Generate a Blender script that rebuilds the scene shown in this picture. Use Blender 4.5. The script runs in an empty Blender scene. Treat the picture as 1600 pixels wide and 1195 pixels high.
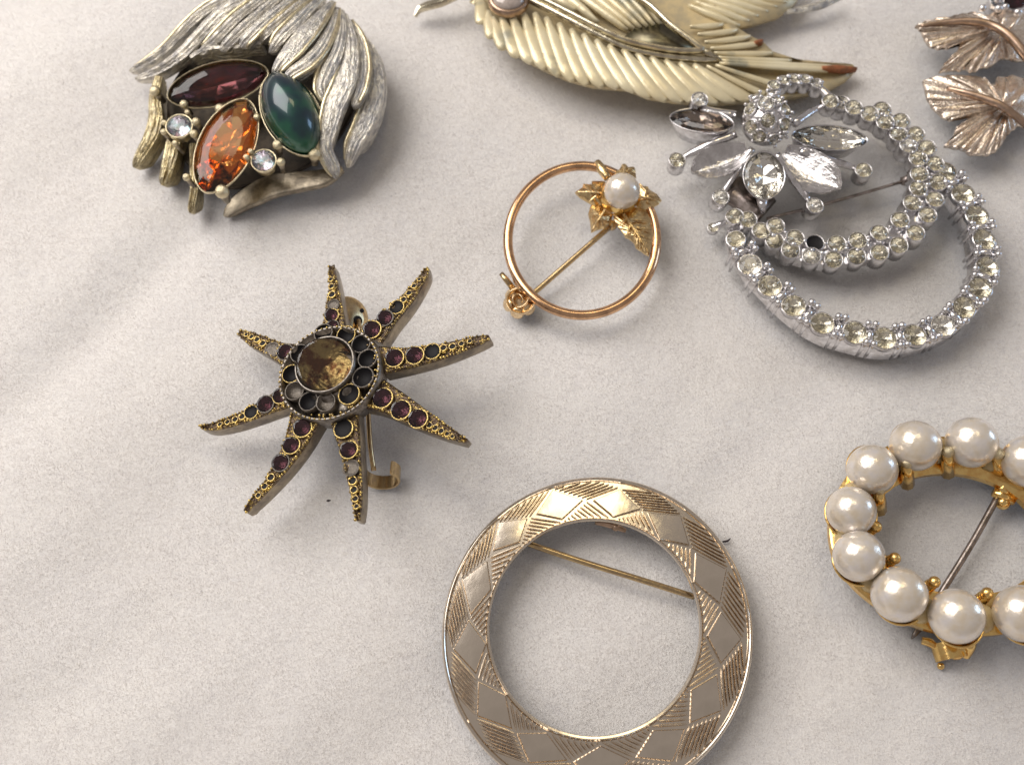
import bpy, math, random
import numpy as np
from mathutils import Vector, Matrix, noise
random.seed(7)
R = math.radians
scene = bpy.context.scene
COL = scene.collection
scene.unit_settings.scale_length = 0.01          # one unit is one centimetre

# ------------------------------------------------------------------ camera
FP, TILT, DIST = 1640.0, R(22), 15.0
cs, sn = math.cos(TILT), math.sin(TILT)
CAM = Vector((0, -DIST * sn, DIST * cs))
cd = bpy.data.cameras.new('camera')
cam = bpy.data.objects.new('camera', cd); COL.objects.link(cam)
cam.location = CAM; cam.rotation_euler = (TILT, 0, 0)
cd.sensor_width = 36.0; cd.lens = 36.0 * FP / 1600.0
cd.clip_start = 0.1; cd.clip_end = 2000
cd.dof.use_dof = True; cd.dof.focus_distance = 13.9; cd.dof.aperture_fstop = 0.24
scene.camera = cam

# ------------------------------------------------------------------ light
w = bpy.data.worlds.new('World'); scene.world = w; w.use_nodes = True
bg = w.node_tree.nodes['Background']
bg.inputs[0].default_value = (0.285, 0.258, 0.243, 1); bg.inputs[1].default_value = 1.0

def area(name, direction, dist, size, power, color, size_y=None):
    l = bpy.data.lights.new(name, 'AREA'); l.energy = power; l.color = color
    l.shape = 'RECTANGLE'; l.size = size; l.size_y = size_y or size
    o = bpy.data.objects.new(name, l); COL.objects.link(o)
    d = Vector(direction).normalized()
    o.location = d * dist
    o.rotation_euler = d.to_track_quat('Z', 'Y').to_euler()
    return o
area('window_light', (-0.54, 0.36, 0.70), 42, 32, 15600, (1.0, 0.955, 0.91), 34)
area('blue_window_light', (0.93, 0.22, 0.24), 70, 16, 4600, (0.45, 0.68, 1.0), 20)
area('ceiling_lamp_light', (0.055, 0.40, 0.915), 90, 20, 3600, (1.0, 0.84, 0.52), 17)

scene.view_settings.view_transform = 'Standard'
scene.view_settings.look = 'None'
scene.view_settings.exposure = 0.15
scene.cycles.use_denoising = True
scene.cycles.max_bounces = 10
scene.cycles.transmission_bounces = 8
scene.cycles.glossy_bounces = 5
scene.cycles.caustics_reflective = False
scene.cycles.caustics_refractive = False
scene.cycles.sample_clamp_indirect = 6

# ------------------------------------------------------------------ helpers
def P(px, py, z=0.0):
    """a spot of the photograph (1600 x 1195) at height z over the cloth"""
    dx = (px - 800) / FP; dy = -(py - 597.5) / FP
    d = Vector((dx, dy * cs + sn, dy * sn - cs))
    return CAM + d * ((z - CAM.z) / d.z)

def PS(pts, z=None):
    out = []
    for p in pts:
        out.append(P(p[0], p[1], p[2] if len(p) > 2 else z))
    return out

def smooth(pts, n=6, closed=False):
    """Catmull-Rom through a list of Vectors"""
    pts = [Vector(p) for p in pts]
    m = len(pts); out = []
    rng = m if closed else m - 1
    for i in range(rng):
        if closed:
            a, b, c, d = pts[(i-1) % m], pts[i], pts[(i+1) % m], pts[(i+2) % m]
        else:
            b, c = pts[i], pts[i+1]
            a = pts[i-1] if i > 0 else b + (b - c)
            d = pts[i+2] if i + 2 < m else c + (c - b)
        for k in range(n):
            t = k / n
            out.append(0.5 * ((2*b) + (c - a)*t + (2*a - 5*b + 4*c - d)*t*t + (3*b - a - 3*c + d)*t**3))
    if not closed: out.append(pts[-1])
    return out

def interp(vals, t):
    """piecewise linear through evenly spaced values"""
    if not isinstance(vals, (list, tuple)): return vals
    x = t * (len(vals) - 1); i = min(int(x), len(vals) - 2); f = x - i
    return vals[i] * (1 - f) + vals[i+1] * f

WORLD = {}
def link(o, parent, M):
    COL.objects.link(o); WORLD[o] = M.copy()
    if parent is not None:
        o.parent = parent
        o.matrix_local = WORLD[parent].inverted() @ M
    else:
        o.matrix_local = M
    return o

def thing(name, label, cat, loc, group=None):
    o = bpy.data.objects.new(name, None)
    o.empty_display_size = 0.2
    link(o, None, Matrix.Translation(loc))
    o['label'] = label; o['category'] = cat
    if group: o['group'] = group
    return o

def inst(name, mesh, parent, M, label=None, kind=None):
    o = bpy.data.objects.new(name, mesh)
    link(o, parent, M)
    if label: o['label'] = label
    if kind: o['kind'] = kind
    return o

class MB:
    def __init__(s): s.v = []; s.f = []; s.m = []; s.uv = []; s.sm = []
    def add(s, verts, faces, mi=0, uv=None, sm=True):
        b = len(s.v)
        s.v += [Vector(v) for v in verts]
        s.uv += uv if uv else [(v[0], v[1]) for v in verts]
        for f in faces:
            s.f.append([b + i for i in f]); s.m.append(mi); s.sm.append(sm)
        return s
    def loft(s, rings, caps=(True, True), closed=False, mi=0, sm=True, uvscale=1.0):
        n = len(rings[0]); vs = []; uv = []; dist = 0
        per = 0; acc = [0]
        for j in range(1, n): acc.append(acc[-1] + (rings[len(rings)//2][j] - rings[len(rings)//2][j-1]).length)
        for i, r in enumerate(rings):
            if i: dist += (r[0] - rings[i-1][0]).length
            for j, q in enumerate(r): vs.append(q); uv.append((dist, acc[j]))
        fs = []
        m = len(rings)
        for i in range(m if closed else m - 1):
            for j in range(n):
                k = (j + 1) % n; i2 = (i + 1) % m
                fs.append([i*n + j, i*n + k, i2*n + k, i2*n + j])
        if not closed:
            if caps[0]: fs.append(list(range(n))[::-1])
            if caps[1]: fs.append([(m-1)*n + j for j in range(n)])
        s.add(vs, fs, mi, uv, sm); return s
    def tube(s, pts, rad, n=10, up=Vector((0, 0, 1)), flat=1.0, closed=False, mi=0, caps=(True, True)):
        rings = []; m = len(pts)
        for i, p in enumerate(pts):
            if closed: t = (pts[(i+1) % m] - pts[i-1])
            else: t = pts[min(i+1, m-1)] - pts[max(i-1, 0)]
            t.normalize()
            sd = t.cross(up)
            if sd.length < 1e-4: sd = t.cross(Vector((0, 1, 0.1)))
            sd.normalize(); u = sd.cross(t).normalized()
            r = interp(rad, i / max(1, m - 1))
            rings.append([p + sd * (r * math.cos(2*math.pi*k/n)) + u * (r * flat * math.sin(2*math.pi*k/n)) for k in range(n)])
        s.loft(rings, caps=caps, closed=closed, mi=mi); return s
    def strip(s, pts, half, prof, up=Vector((0, 0, 1)), hgt=1.0, mi=0, sm=True, caps=(True, True)):
        """sweep a closed profile [(side, height)]; side is scaled with half, height with hgt"""
        rings = []; m = len(pts)
        for i, p in enumerate(pts):
            t = (pts[min(i+1, m-1)] - pts[max(i-1, 0)]).normalized()
            uu = up[i] if isinstance(up, list) else up
            sd = t.cross(uu).normalized(); u = sd.cross(t).normalized()
            h = interp(half, i / (m - 1)); g = interp(hgt, i / (m - 1))
            rings.append([p + sd * (a * h) + u * (b * g) for a, b in prof])
        s.loft(rings, mi=mi, sm=sm, caps=caps); return s
    def ball(s, c, r, nu=10, nv=7, up=None, sz=1.0, mi=0):
        c = Vector(c); vs = []; fs = []
        Mx = Vector(up).to_track_quat('Z', 'Y').to_matrix() if up is not None else Matrix.Identity(3)
        for j in range(1, nv):
            th = math.pi * j / nv
            for k in range(nu):
                ph = 2*math.pi*k/nu
                vs.append(c + Mx @ Vector((r*math.sin(th)*math.cos(ph), r*math.sin(th)*math.sin(ph), sz*r*math.cos(th))))
        a = len(vs); vs.append(c + Mx @ Vector((0, 0, sz*r))); vs.append(c - Mx @ Vector((0, 0, sz*r)))
        for j in range(nv - 2):
            for k in range(nu):
                k2 = (k+1) % nu
                fs.append([j*nu+k, (j+1)*nu+k, (j+1)*nu+k2, j*nu+k2])
        for k in range(nu):
            k2 = (k+1) % nu
            fs.append([a, k, k2]); fs.append([a+1, (nv-2)*nu+k2, (nv-2)*nu+k])
        s.add(vs, fs, mi); return s
    def lathe(s, prof, n=20, M=Matrix.Identity(4), mi=0, sm=True):
        """profile [(r, z)] turned round local z"""
        vs = []; fs = []
        for r, z in prof:
            for k in range(n):
                a = 2*math.pi*k/n
                vs.append(M @ Vector((r*math.cos(a), r*math.sin(a), z)))
        for i in range(len(prof) - 1):
            for k in range(n):
                k2 = (k+1) % n
                fs.append([i*n+k, i*n+k2, (i+1)*n+k2, (i+1)*n+k])
        s.add(vs, fs, mi, sm=sm); return s
    def mesh(s, name, mats):
        me = bpy.data.meshes.new(name)
        me.from_pydata([tuple(v) for v in s.v], [], s.f)
        for m in (mats if isinstance(mats, (list, tuple)) else [mats]): me.materials.append(m)
        me.polygons.foreach_set('material_index', s.m)
        me.polygons.foreach_set('use_smooth', s.sm)
        ul = me.uv_layers.new(name='UVMap')
        idx = np.empty(len(me.loops), dtype=np.int32); me.loops.foreach_get('vertex_index', idx)
        ul.data.foreach_set('uv', np.array(s.uv, dtype=np.float32)[idx].ravel())
        me.update(); return me
    def build(s, name, mats, parent=None, label=None, kind=None, subdiv=0, sharp=None):
        c = Vector((0, 0, 0))
        for v in s.v: c += v
        c /= max(1, len(s.v))
        s.v = [v - c for v in s.v]
        me = s.mesh(name, mats)
        o = bpy.data.objects.new(name, me)
        link(o, parent, Matrix.Translation(c))
        if label: o['label'] = label
        if kind: o['kind'] = kind
        if sharp is not None:
            try: me.set_sharp_from_angle(angle=R(sharp))
            except Exception: pass
        if subdiv:
            md = o.modifiers.new('subdivision', 'SUBSURF'); md.levels = subdiv; md.render_levels = subdiv
        return o

def frame(pos, nrm=(0, 0, 1), s=1.0, xdir=(1, 0, 0), sx=None, sy=None, sz=None):
    n = Vector(nrm).normalized(); x = Vector(xdir); x = (x - n * x.dot(n)).normalized(); y = n.cross(x)
    M = Matrix.Identity(4)
    for i in range(3):
        M[i][0] = x[i] * (sx or s); M[i][1] = y[i] * (sy or s); M[i][2] = n[i] * (sz or s); M[i][3] = pos[i]
    return M

# ------------------------------------------------------------------ materials
def newmat(name):
    m = bpy.data.materials.new(name); m.use_nodes = True
    nt = m.node_tree; b = nt.nodes['Principled BSDF']
    return m, nt, b
def N(nt, typ, **kw):
    n = nt.nodes.new(typ)
    for k, v in kw.items():
        if k.startswith('i_'): n.inputs[k[2:].replace('_', ' ')].default_value = v
        else: setattr(n, k, v)
    return n
def ramp(nt, stops, fac):
    r = nt.nodes.new('ShaderNodeValToRGB')
    e = r.color_ramp.elements
    while len(e) < len(stops): e.new(0.5)
    for i, (p, c) in enumerate(stops):
        e[i].position = p; e[i].color = (c[0], c[1], c[2], 1)
    nt.links.new(fac, r.inputs[0]); return r.outputs[0]
def metal(name, c1, c2=None, rough=0.2, nscale=6, bump=0.0, bscale=30, bdist=0.01, metallic=1.0, uvstripe=None, rvar=0.0, coat=0.0, split=(0.4, 0.62), stripecol=None):
    m, nt, b = newmat(name)
    b.inputs['Metallic'].default_value = metallic
    b.inputs['Roughness'].default_value = rough
    b.inputs['Base Color'].default_value = (*c1, 1)
    b.inputs['Coat Weight'].default_value = coat
    tc = N(nt, 'ShaderNodeTexCoord')
    if c2 or rvar:
        nz = N(nt, 'ShaderNodeTexNoise'); nz.inputs['Scale'].default_value = nscale; nz.inputs['Detail'].default_value = 5
        nz.inputs['Roughness'].default_value = 0.65
        nt.links.new(tc.outputs['Object'], nz.inputs['Vector'])
        if c2:
            nt.links.new(ramp(nt, [(split[0], c1), (split[1], c2)], nz.outputs['Fac']), b.inputs['Base Color'])
        if rvar:
            mr = N(nt, 'ShaderNodeMapRange')
            mr.inputs['From Min'].default_value = 0.3; mr.inputs['From Max'].default_value = 0.7
            mr.inputs['To Min'].default_value = max(0.03, rough - rvar); mr.inputs['To Max'].default_value = rough + rvar
            nt.links.new(nz.outputs['Fac'], mr.inputs['Value']); nt.links.new(mr.outputs[0], b.inputs['Roughness'])
    last = None
    if bump:
        n2 = N(nt, 'ShaderNodeTexNoise'); n2.inputs['Scale'].default_value = bscale; n2.inputs['Detail'].default_value = 4
        nt.links.new(tc.outputs['Object'], n2.inputs['Vector'])
        bp = N(nt, 'ShaderNodeBump'); bp.inputs['Strength'].default_value = bump; bp.inputs['Distance'].default_value = bdist
        nt.links.new(n2.outputs['Fac'], bp.inputs['Height']); last = bp
    if uvstripe:
        along, across, st, ds = uvstripe
        mp = N(nt, 'ShaderNodeMapping'); mp.inputs['Scale'].default_value = (along, across, 1)
        nt.links.new(tc.outputs['UV'], mp.inputs['Vector'])
        n3 = N(nt, 'ShaderNodeTexNoise'); n3.inputs['Scale'].default_value = 1.0; n3.inputs['Detail'].default_value = 2
        nt.links.new(mp.outputs[0], n3.inputs['Vector'])
        bp = N(nt, 'ShaderNodeBump'); bp.inputs['Strength'].default_value = st; bp.inputs['Distance'].default_value = ds
        nt.links.new(n3.outputs['Fac'], bp.inputs['Height'])
        if stripecol:
            mxc = N(nt, 'ShaderNodeMix', data_type='RGBA', blend_type='MULTIPLY'); mxc.inputs[0].default_value = 1.0
            bc = b.inputs['Base Color']
            if bc.is_linked: nt.links.new(bc.links[0].from_socket, mxc.inputs[6])
            else: mxc.inputs[6].default_value = bc.default_value
            nt.links.new(ramp(nt, [(0.38, stripecol), (0.56, (1, 1, 1))], n3.outputs['Fac']), mxc.inputs[7])
            nt.links.new(mxc.outputs[2], bc)
        if last: nt.links.new(last.outputs[0], bp.inputs['Normal'])
        last = bp
    if last: nt.links.new(last.outputs[0], b.inputs['Normal'])
    return m
def gemmat(name, col, rough=0.02, ior=1.55):
    m, nt, b = newmat(name)
    b.inputs['Base Color'].default_value = (*col, 1); b.inputs['Transmission Weight'].default_value = 1.0
    b.inputs['Roughness'].default_value = rough; b.inputs['IOR'].default_value = ior
    return m
def foil(name, col, rough=0.12, c2=None):
    return metal(name, col, c2, rough=rough, nscale=1.4, bump=0.18, bscale=2.5, bdist=0.05)

M_silver = metal('bright_silver', (0.84, 0.83, 0.85), (0.60, 0.58, 0.58), rough=0.12, rvar=0.07, nscale=8, bump=0.25, bscale=14, bdist=0.012)
M_silver_leaf = metal('hammered_silver', (0.78, 0.76, 0.76), (0.58, 0.56, 0.56), rough=0.2, bump=0.5, bscale=10, bdist=0.03, uvstripe=(3, 22, 0.5, 0.015))
M_gold = metal('yellow_gold', (0.93, 0.66, 0.26), (0.78, 0.47, 0.16), rough=0.17, rvar=0.07, nscale=9, bump=0.2, bscale=18, bdist=0.01)
M_rose = metal('rose_gold', (0.82, 0.52, 0.31), (0.50, 0.31, 0.19), rough=0.13, rvar=0.05, nscale=4, bump=0.1, bscale=10, bdist=0.006)
M_pin = metal('pin_brass', (0.62, 0.46, 0.24), (0.45, 0.33, 0.2), rough=0.22, nscale=12)
M_darkpin = metal('tarnished_pin_steel', (0.36, 0.31, 0.29), (0.2, 0.17, 0.15), rough=0.3, nscale=10, bump=0.2, bscale=30)
M_pewter = metal('antique_pewter', (0.90, 0.85, 0.74), (0.54, 0.52, 0.50), rough=0.42, rvar=0.10, nscale=7, bump=0.9, bscale=42, bdist=0.02, uvstripe=(7, 24, 1.0, 0.03), stripecol=(0.66, 0.66, 0.68))
M_pewter_gilt = metal('gilt_pewter', (0.82, 0.72, 0.46), (0.48, 0.42, 0.30), rough=0.34, rvar=0.10, nscale=9, bump=0.9, bscale=36, bdist=0.02, uvstripe=(4, 34, 1.0, 0.03), stripecol=(0.45, 0.40, 0.32))
M_pewter_edge = metal('burnished_edge', (0.86, 0.76, 0.52), (0.6, 0.52, 0.36), rough=0.3, nscale=14, bump=0.5, bscale=30, bdist=0.01)
M_cavity = metal('cavity_shade', (0.05, 0.042, 0.035), (0.10, 0.08, 0.06), rough=0.55, metallic=0.7, nscale=6, bump=0.4)  # near-black colour stands for the shade inside the hollow bud
M_pewter_dark = metal('dark_pewter', (0.46, 0.40, 0.31), (0.22, 0.19, 0.15), rough=0.42, nscale=6, bump=0.5, bscale=35, bdist=0.012)
M_star_side = metal('star_side_metal', (0.37, 0.31, 0.23), (0.21, 0.18, 0.15), rough=0.33, nscale=5, rvar=0.06, bump=0.35, bscale=22, bdist=0.012, uvstripe=(8, 30, 0.3, 0.01))
M_star_top = metal('star_top_metal', (0.15, 0.11, 0.085), (0.74, 0.54, 0.17), rough=0.27, nscale=22, bump=0.9, bscale=36, bdist=0.03, split=(0.52, 0.66))
M_star_gold = metal('star_beading_gold', (0.20, 0.15, 0.10), (0.86, 0.64, 0.22), rough=0.2, nscale=9, split=(0.42, 0.60), bump=0.4, bscale=30, bdist=0.01)
M_star_grey = metal('worn_grey_metal', (0.32, 0.29, 0.26), (0.16, 0.14, 0.12), rough=0.34, nscale=14, bump=0.5, bscale=40, bdist=0.012)
M_socket = metal('hollow_shade', (0.006, 0.005, 0.006), (0.02, 0.019, 0.022), rough=0.6, metallic=0.0, nscale=20); M_socket.node_tree.nodes['Principled BSDF'].inputs['Specular IOR Level'].default_value = 0.25  # black base colour paints the shade inside sockets, pits and hinge holes
M_ring = metal('champagne_metal', (0.80, 0.71, 0.60), (0.71, 0.63, 0.53), rough=0.15, nscale=3, rvar=0.03, bump=0.06, bscale=9, bdist=0.02)
M_ring_hatch = metal('engraved_champagne_metal', (0.82, 0.72, 0.59), (0.66, 0.56, 0.45), rough=0.22, nscale=12, bump=0.2, bscale=50, bdist=0.008)
M_leafgold = metal('pale_rose_gold', (0.95, 0.85, 0.74), (0.72, 0.60, 0.50), rough=0.24, nscale=7, bump=0.6, bscale=22, bdist=0.02, uvstripe=(3, 26, 0.6, 0.02), rvar=0.06)
M_leafvein = metal('rose_brown_stem', (0.56, 0.40, 0.30), (0.4, 0.28, 0.2), rough=0.28, nscale=9)
M_goldleaf = metal('textured_antique_gold', (0.86, 0.65, 0.35), (0.54, 0.39, 0.21), rough=0.24, nscale=9, bump=0.45, bscale=15, bdist=0.02)
M_glue = metal('yellowed_glue', (0.72, 0.56, 0.30), (0.6, 0.42, 0.18), rough=0.3, metallic=0.0, nscale=8)
M_framegold = metal('frame_gilt', (0.74, 0.68, 0.52), (0.46, 0.40, 0.30), rough=0.17, nscale=7, bump=0.15, bscale=16)
M_olive = metal('olive_backing_metal', (0.22, 0.20, 0.13), (0.14, 0.12, 0.08), rough=0.35, nscale=6)
M_rust = metal('rust', (0.36, 0.12, 0.045), (0.2, 0.08, 0.03), rough=0.6, metallic=0.1, nscale=14, bump=0.4)

def mat_enamel():
    m, nt, b = newmat('cream_enamel')
    tc = N(nt, 'ShaderNodeTexCoord')
    nz = N(nt, 'ShaderNodeTexNoise'); nz.inputs['Scale'].default_value = 1.3; nz.inputs['Detail'].default_value = 4
    ge = N(nt, 'ShaderNodeNewGeometry')
    nt.links.new(ge.outputs['Position'], nz.inputs['Vector'])
    c = ramp(nt, [(0.31, (0.40, 0.38, 0.28)), (0.39, (0.76, 0.65, 0.41)), (0.7, (0.87, 0.79, 0.56))], nz.outputs['Fac'])
    n2 = N(nt, 'ShaderNodeTexNoise'); n2.inputs['Scale'].default_value = 9; n2.inputs['Detail'].default_value = 6
    nt.links.new(ge.outputs['Position'], n2.inputs['Vector'])
    k = ramp(nt, [(0.24, (0.30, 0.16, 0.08)), (0.31, (1, 1, 1))], n2.outputs['Fac'])
    mx = N(nt, 'ShaderNodeMix', data_type='RGBA', blend_type='MULTIPLY'); mx.inputs[0].default_value = 1.0
    nt.links.new(c, mx.inputs[6]); nt.links.new(k, mx.inputs[7])
    nt.links.new(mx.outputs[2], b.inputs['Base Color'])
    b.inputs['Metallic'].default_value = 0.25; b.inputs['Roughness'].default_value = 0.30; b.inputs['Coat Weight'].default_value = 0.35; b.inputs['Coat Roughness'].default_value = 0.18
    bp = N(nt, 'ShaderNodeBump'); bp.inputs['Strength'].default_value = 0.3; bp.inputs['Distance'].default_value = 0.02
    nt.links.new(n2.outputs['Fac'], bp.inputs['Height']); nt.links.new(bp.outputs[0], b.inputs['Normal'])
    return m
M_enamel = mat_enamel()
M_groove = metal('dull_gilt_plate', (0.66, 0.53, 0.30), (0.50, 0.42, 0.27), rough=0.35, metallic=0.3, nscale=5)  # darker gilt tone that shows between the enamel ribs
M_budgold = metal('pale_yellow_gold', (0.93, 0.74, 0.48), (0.76, 0.54, 0.32), rough=0.25, nscale=9, bump=0.3, bscale=14)

def mat_pearl():
    m, nt, b = newmat('pearl_nacre')
    tc = N(nt, 'ShaderNodeTexCoord'); oi = N(nt, 'ShaderNodeObjectInfo')
    nz = N(nt, 'ShaderNodeTexNoise', noise_dimensions='4D'); nz.inputs['Scale'].default_value = 2.2; nz.inputs['Detail'].default_value = 3
    nt.links.new(tc.outputs['Object'], nz.inputs['Vector']); nt.links.new(oi.outputs['Random'], nz.inputs['W'])
    nt.links.new(ramp(nt, [(0.36, (0.84, 0.73, 0.58)), (0.52, (0.88, 0.80, 0.70)), (0.75, (0.86, 0.82, 0.82))], nz.outputs['Fac']), b.inputs['Base Color'])
    b.inputs['Metallic'].default_value = 0.52; b.inputs['Roughness'].default_value = 0.27
    b.inputs['Coat Weight'].default_value = 0.8; b.inputs['Coat Roughness'].default_value = 0.07
    n2 = N(nt, 'ShaderNodeTexNoise', noise_dimensions='4D'); n2.inputs['Scale'].default_value = 3.5; n2.inputs['Detail'].default_value = 5
    nt.links.new(tc.outputs['Object'], n2.inputs['Vector']); nt.links.new(oi.outputs['Random'], n2.inputs['W'])
    bp = N(nt, 'ShaderNodeBump'); bp.inputs['Strength'].default_value = 0.14; bp.inputs['Distance'].default_value = 0.08
    nt.links.new(n2.outputs['Fac'], bp.inputs['Height']); nt.links.new(bp.outputs[0], b.inputs['Normal']); nt.links.new(bp.outputs[0], b.inputs['Coat Normal'])
    return m
M_pearl = mat_pearl()

G_clear = gemmat('clear_crystal', (0.97, 0.97, 0.95)); F_clear = foil('crystal_foil', (0.86, 0.84, 0.80), 0.05)
G_aged = gemmat('yellowed_rhinestone', (0.96, 0.95, 0.91), 0.04); F_aged = foil('aged_foil', (0.90, 0.88, 0.80), 0.09, (0.60, 0.56, 0.47))
G_amber = gemmat('amber_crystal', (0.97, 0.69, 0.38), 0.02); F_amber = foil('amber_foil', (0.86, 0.62, 0.34), 0.08, (0.80, 0.34, 0.12))
G_purple = gemmat('dark_purple_crystal', (0.42, 0.29, 0.30), 0.09); F_purple = foil('purple_foil', (0.30, 0.20, 0.26), 0.2, (0.34, 0.13, 0.10))
G_violet = gemmat('violet_crystal', (0.50, 0.37, 0.41), 0.05); F_violet = foil('violet_foil', (0.17, 0.085, 0.10), 0.25)
G_ab = gemmat('aurora_crystal', (0.95, 0.93, 0.96), 0.03); F_ab = foil('aurora_foil', (0.74, 0.60, 0.70), 0.1, (0.55, 0.78, 0.74))
G_smoke = gemmat('smoky_crystal', (0.62, 0.59, 0.57), 0.05); F_smoke = foil('smoky_foil', (0.36, 0.32, 0.30), 0.10, (0.48, 0.40, 0.33))
G_topaz = gemmat('smoky_topaz_glass', (0.78, 0.66, 0.48), 0.07); F_topaz = metal('topaz_foil', (0.36, 0.30, 0.16), (0.13, 0.06, 0.03), rough=0.3, nscale=1.3, bump=0.4, bscale=2.5, bdist=0.06, split=(0.46, 0.56))

def mat_green():
    m, nt, b = newmat('peacock_green_glass')
    tc = N(nt, 'ShaderNodeTexCoord')
    nz = N(nt, 'ShaderNodeTexNoise'); nz.inputs['Scale'].default_value = 1.7; nz.inputs['Detail'].default_value = 2
    nt.links.new(tc.outputs['Object'], nz.inputs['Vector'])
    nt.links.new(ramp(nt, [(0.36, (0.0, 0.018, 0.035)), (0.5, (0.0, 0.035, 0.04)), (0.66, (0.006, 0.10, 0.05))], nz.outputs['Fac']), b.inputs['Base Color'])
    b.inputs['Roughness'].default_value = 0.3; b.inputs['Metallic'].default_value = 0.3
    b.inputs['Coat Weight'].default_value = 1.0; b.inputs['Coat Roughness'].default_value = 0.03
    return m
M_green = mat_green()
M_pinkcab = metal('milky_pink_glass', (0.55, 0.47, 0.42), (0.40, 0.33, 0.29), rough=0.15, metallic=0.1, nscale=3, coat=1.0)

# ------------------------------------------------------------------ shared canonical meshes
NS = Vector((0.10, -0.12, 0.99))
def brilliant(name, gm, fm, n=8, table=0.58, ch=0.30, pd=0.62):
    mb = MB(); V = []; rm = max(.82, (table+1)/2)
    for k in range(n): a = 2*math.pi*k/n; V.append((table*math.cos(a), table*math.sin(a), ch))
    for k in range(n): a = 2*math.pi*(k+.5)/n; V.append((rm*math.cos(a), rm*math.sin(a), ch*.6))
    for k in range(2*n): a = math.pi*k/n; V.append((math.cos(a), math.sin(a), 0))
    V.append((0, 0, -pd))
    F = [list(range(n))]
    for k in range(n):
        k2 = (k+1) % n
        F.append([k, n+k, k2])
        F.append([k, 2*n+2*k, 2*n+2*k+1, n+k][:4])
        F.append([k2, n+k, 2*n+2*k+1, 2*n+(2*k+2) % (2*n)])
    mb.add(V, F, 0, sm=False)
    G = []
    for k in range(2*n): G.append([2*n+(k+1) % (2*n), 2*n+k, 4*n])
    mb2 = MB(); mb2.v = mb.v; mb2.uv = mb.uv; mb2.f = mb.f + G; mb2.m = mb.m + [1]*len(G); mb2.sm = [False]*len(mb2.f)
    return mb2.mesh(name, [gm, fm])

def marquise(name, gm, fm, w=0.42, h=0.16, pd=0.22, n=14, smoothdome=False):
    """tips at x = -1 and 1, half width w"""
    def ring(sc, z, sx=None):
        out = []
        for k in range(n):
            a = 2*math.pi*k/n
            x = math.cos(a); y = w * (abs(math.sin(a))**1.15) * (1 if math.sin(a) >= 0 else -1)
            out.append(Vector((x*(sx or sc), y*sc, z)))
        return out
    mb = MB()
    if smoothdome:
        st = [(1.0, 0), (.97, .10), (.88, .22), (.72, .33), (.5, .41), (.25, .46)]
        n = 28; rings = [ring(s_, z_*h/0.46) for s_, z_ in st]
        mb.loft(rings, caps=(True, True))
        return mb.mesh(name, gm)
    r0, r1, r2 = ring(1, 0), ring(.80, h*.62, .84), ring(.52, h, .60)
    V = r0 + r1 + r2; F = [[2*n+k for k in range(n)]]
    for k in range(n):
        k2 = (k+1) % n
        if k % 2:
            F += [[k, k2, n+k2], [k, n+k2, n+k], [n+k, n+k2, 2*n+k], [n+k2, 2*n+k2, 2*n+k]]
        else:
            F += [[k, k2, n+k], [k2, n+k2, n+k], [n+k, n+k2, 2*n+k2], [n+k, 2*n+k2, 2*n+k]]
    pr = ring(.62, -pd*.45)
    for k in range(n):
        pr[k].z = -pd*(.25 if k % 2 else .72); pr[k].x *= (1.12 if k % 2 else .88); pr[k].y *= (1.15 if k % 2 else .8)
    pb = len(V); V += pr
    b = len(V); V += [Vector((-.35, 0, -pd)), Vector((0, 0, -pd*1.15)), Vector((.35, 0, -pd))]
    G = []
    for k in range(n):
        k2 = (k+1) % n
        xm = (r0[k].x + r0[k2].x) / 2
        def cul(x): return b + (2 if x > 0.35 else 0 if x < -0.35 else 1)
        ca, cb_ = cul(r0[k].x), cul(r0[k2].x)
        if k % 2: G += [[k2, k, pb+k], [k2, pb+k, pb+k2]]
        else: G += [[k2, k, pb+k2], [k, pb+k, pb+k2]]
        G.append([pb+k2, pb+k, ca])
        if cb_ != ca: G.append([pb+k2, ca, cb_])
    mb.add(V, F, 0, sm=False); mb.add(V, G, 1, sm=False)
    return mb.mesh(name, [gm, fm])

ROUND = {}
for nm, g, f in (('clear', G_clear, F_clear), ('aged', G_aged, F_aged), ('violet', G_violet, F_violet), ('ab', G_ab, F_ab), ('smoke', G_smoke, F_smoke)):
    ROUND[nm] = brilliant('round_stone_' + nm, g, f, table=.86, ch=.14) if nm == 'violet' else brilliant('round_stone_' + nm, g, f)

def bezel_mesh(name, mat, inner=1.0, outer=1.18, rim=0.12, n=18, scallop=0):
    mb = MB()
    mb.lathe([(inner*.9, -1.0), (inner*.96, -0.25), (inner, rim*.6), ((inner+outer)/2, rim), (outer, rim*.5), (outer*1.0, -0.3), (outer*.97, -1.0), (inner*.9, -1.0)], n=n)
    return mb.mesh(name, mat)
BEZ_silver = bezel_mesh('bezel_silver', M_silver)
BEZ_star = bezel_mesh('bezel_star', M_star_gold, 1.0, 1.14, 0.10)
BEZ_stargrey = bezel_mesh('bezel_star_grey', M_star_grey, 1.0, 1.14, 0.14)
def socket_mesh(name, mat):
    mb = MB(); mb.lathe([(0.001, -0.62), (0.5, -0.55), (0.85, -0.3), (1.0, -0.02)], n=16)
    return mb.mesh(name, mat)
SOCKET = socket_mesh('empty_socket', M_socket)
SOCKET_GREY = socket_mesh('empty_socket_grey', M_star_grey)
def ball_mesh(name, mat, nu=12, nv=8):
    mb = MB(); mb.ball((0, 0, 0), 1, nu, nv); return mb.mesh(name, mat)
BALL_silver = ball_mesh('prong_ball_silver', M_silver)
BALL_pewter = ball_mesh('prong_ball_pewter', M_pewter_edge)
BALL_gold = ball_mesh('prong_ball_gold', M_gold)

UP = Vector((0, 0, 1))
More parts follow.
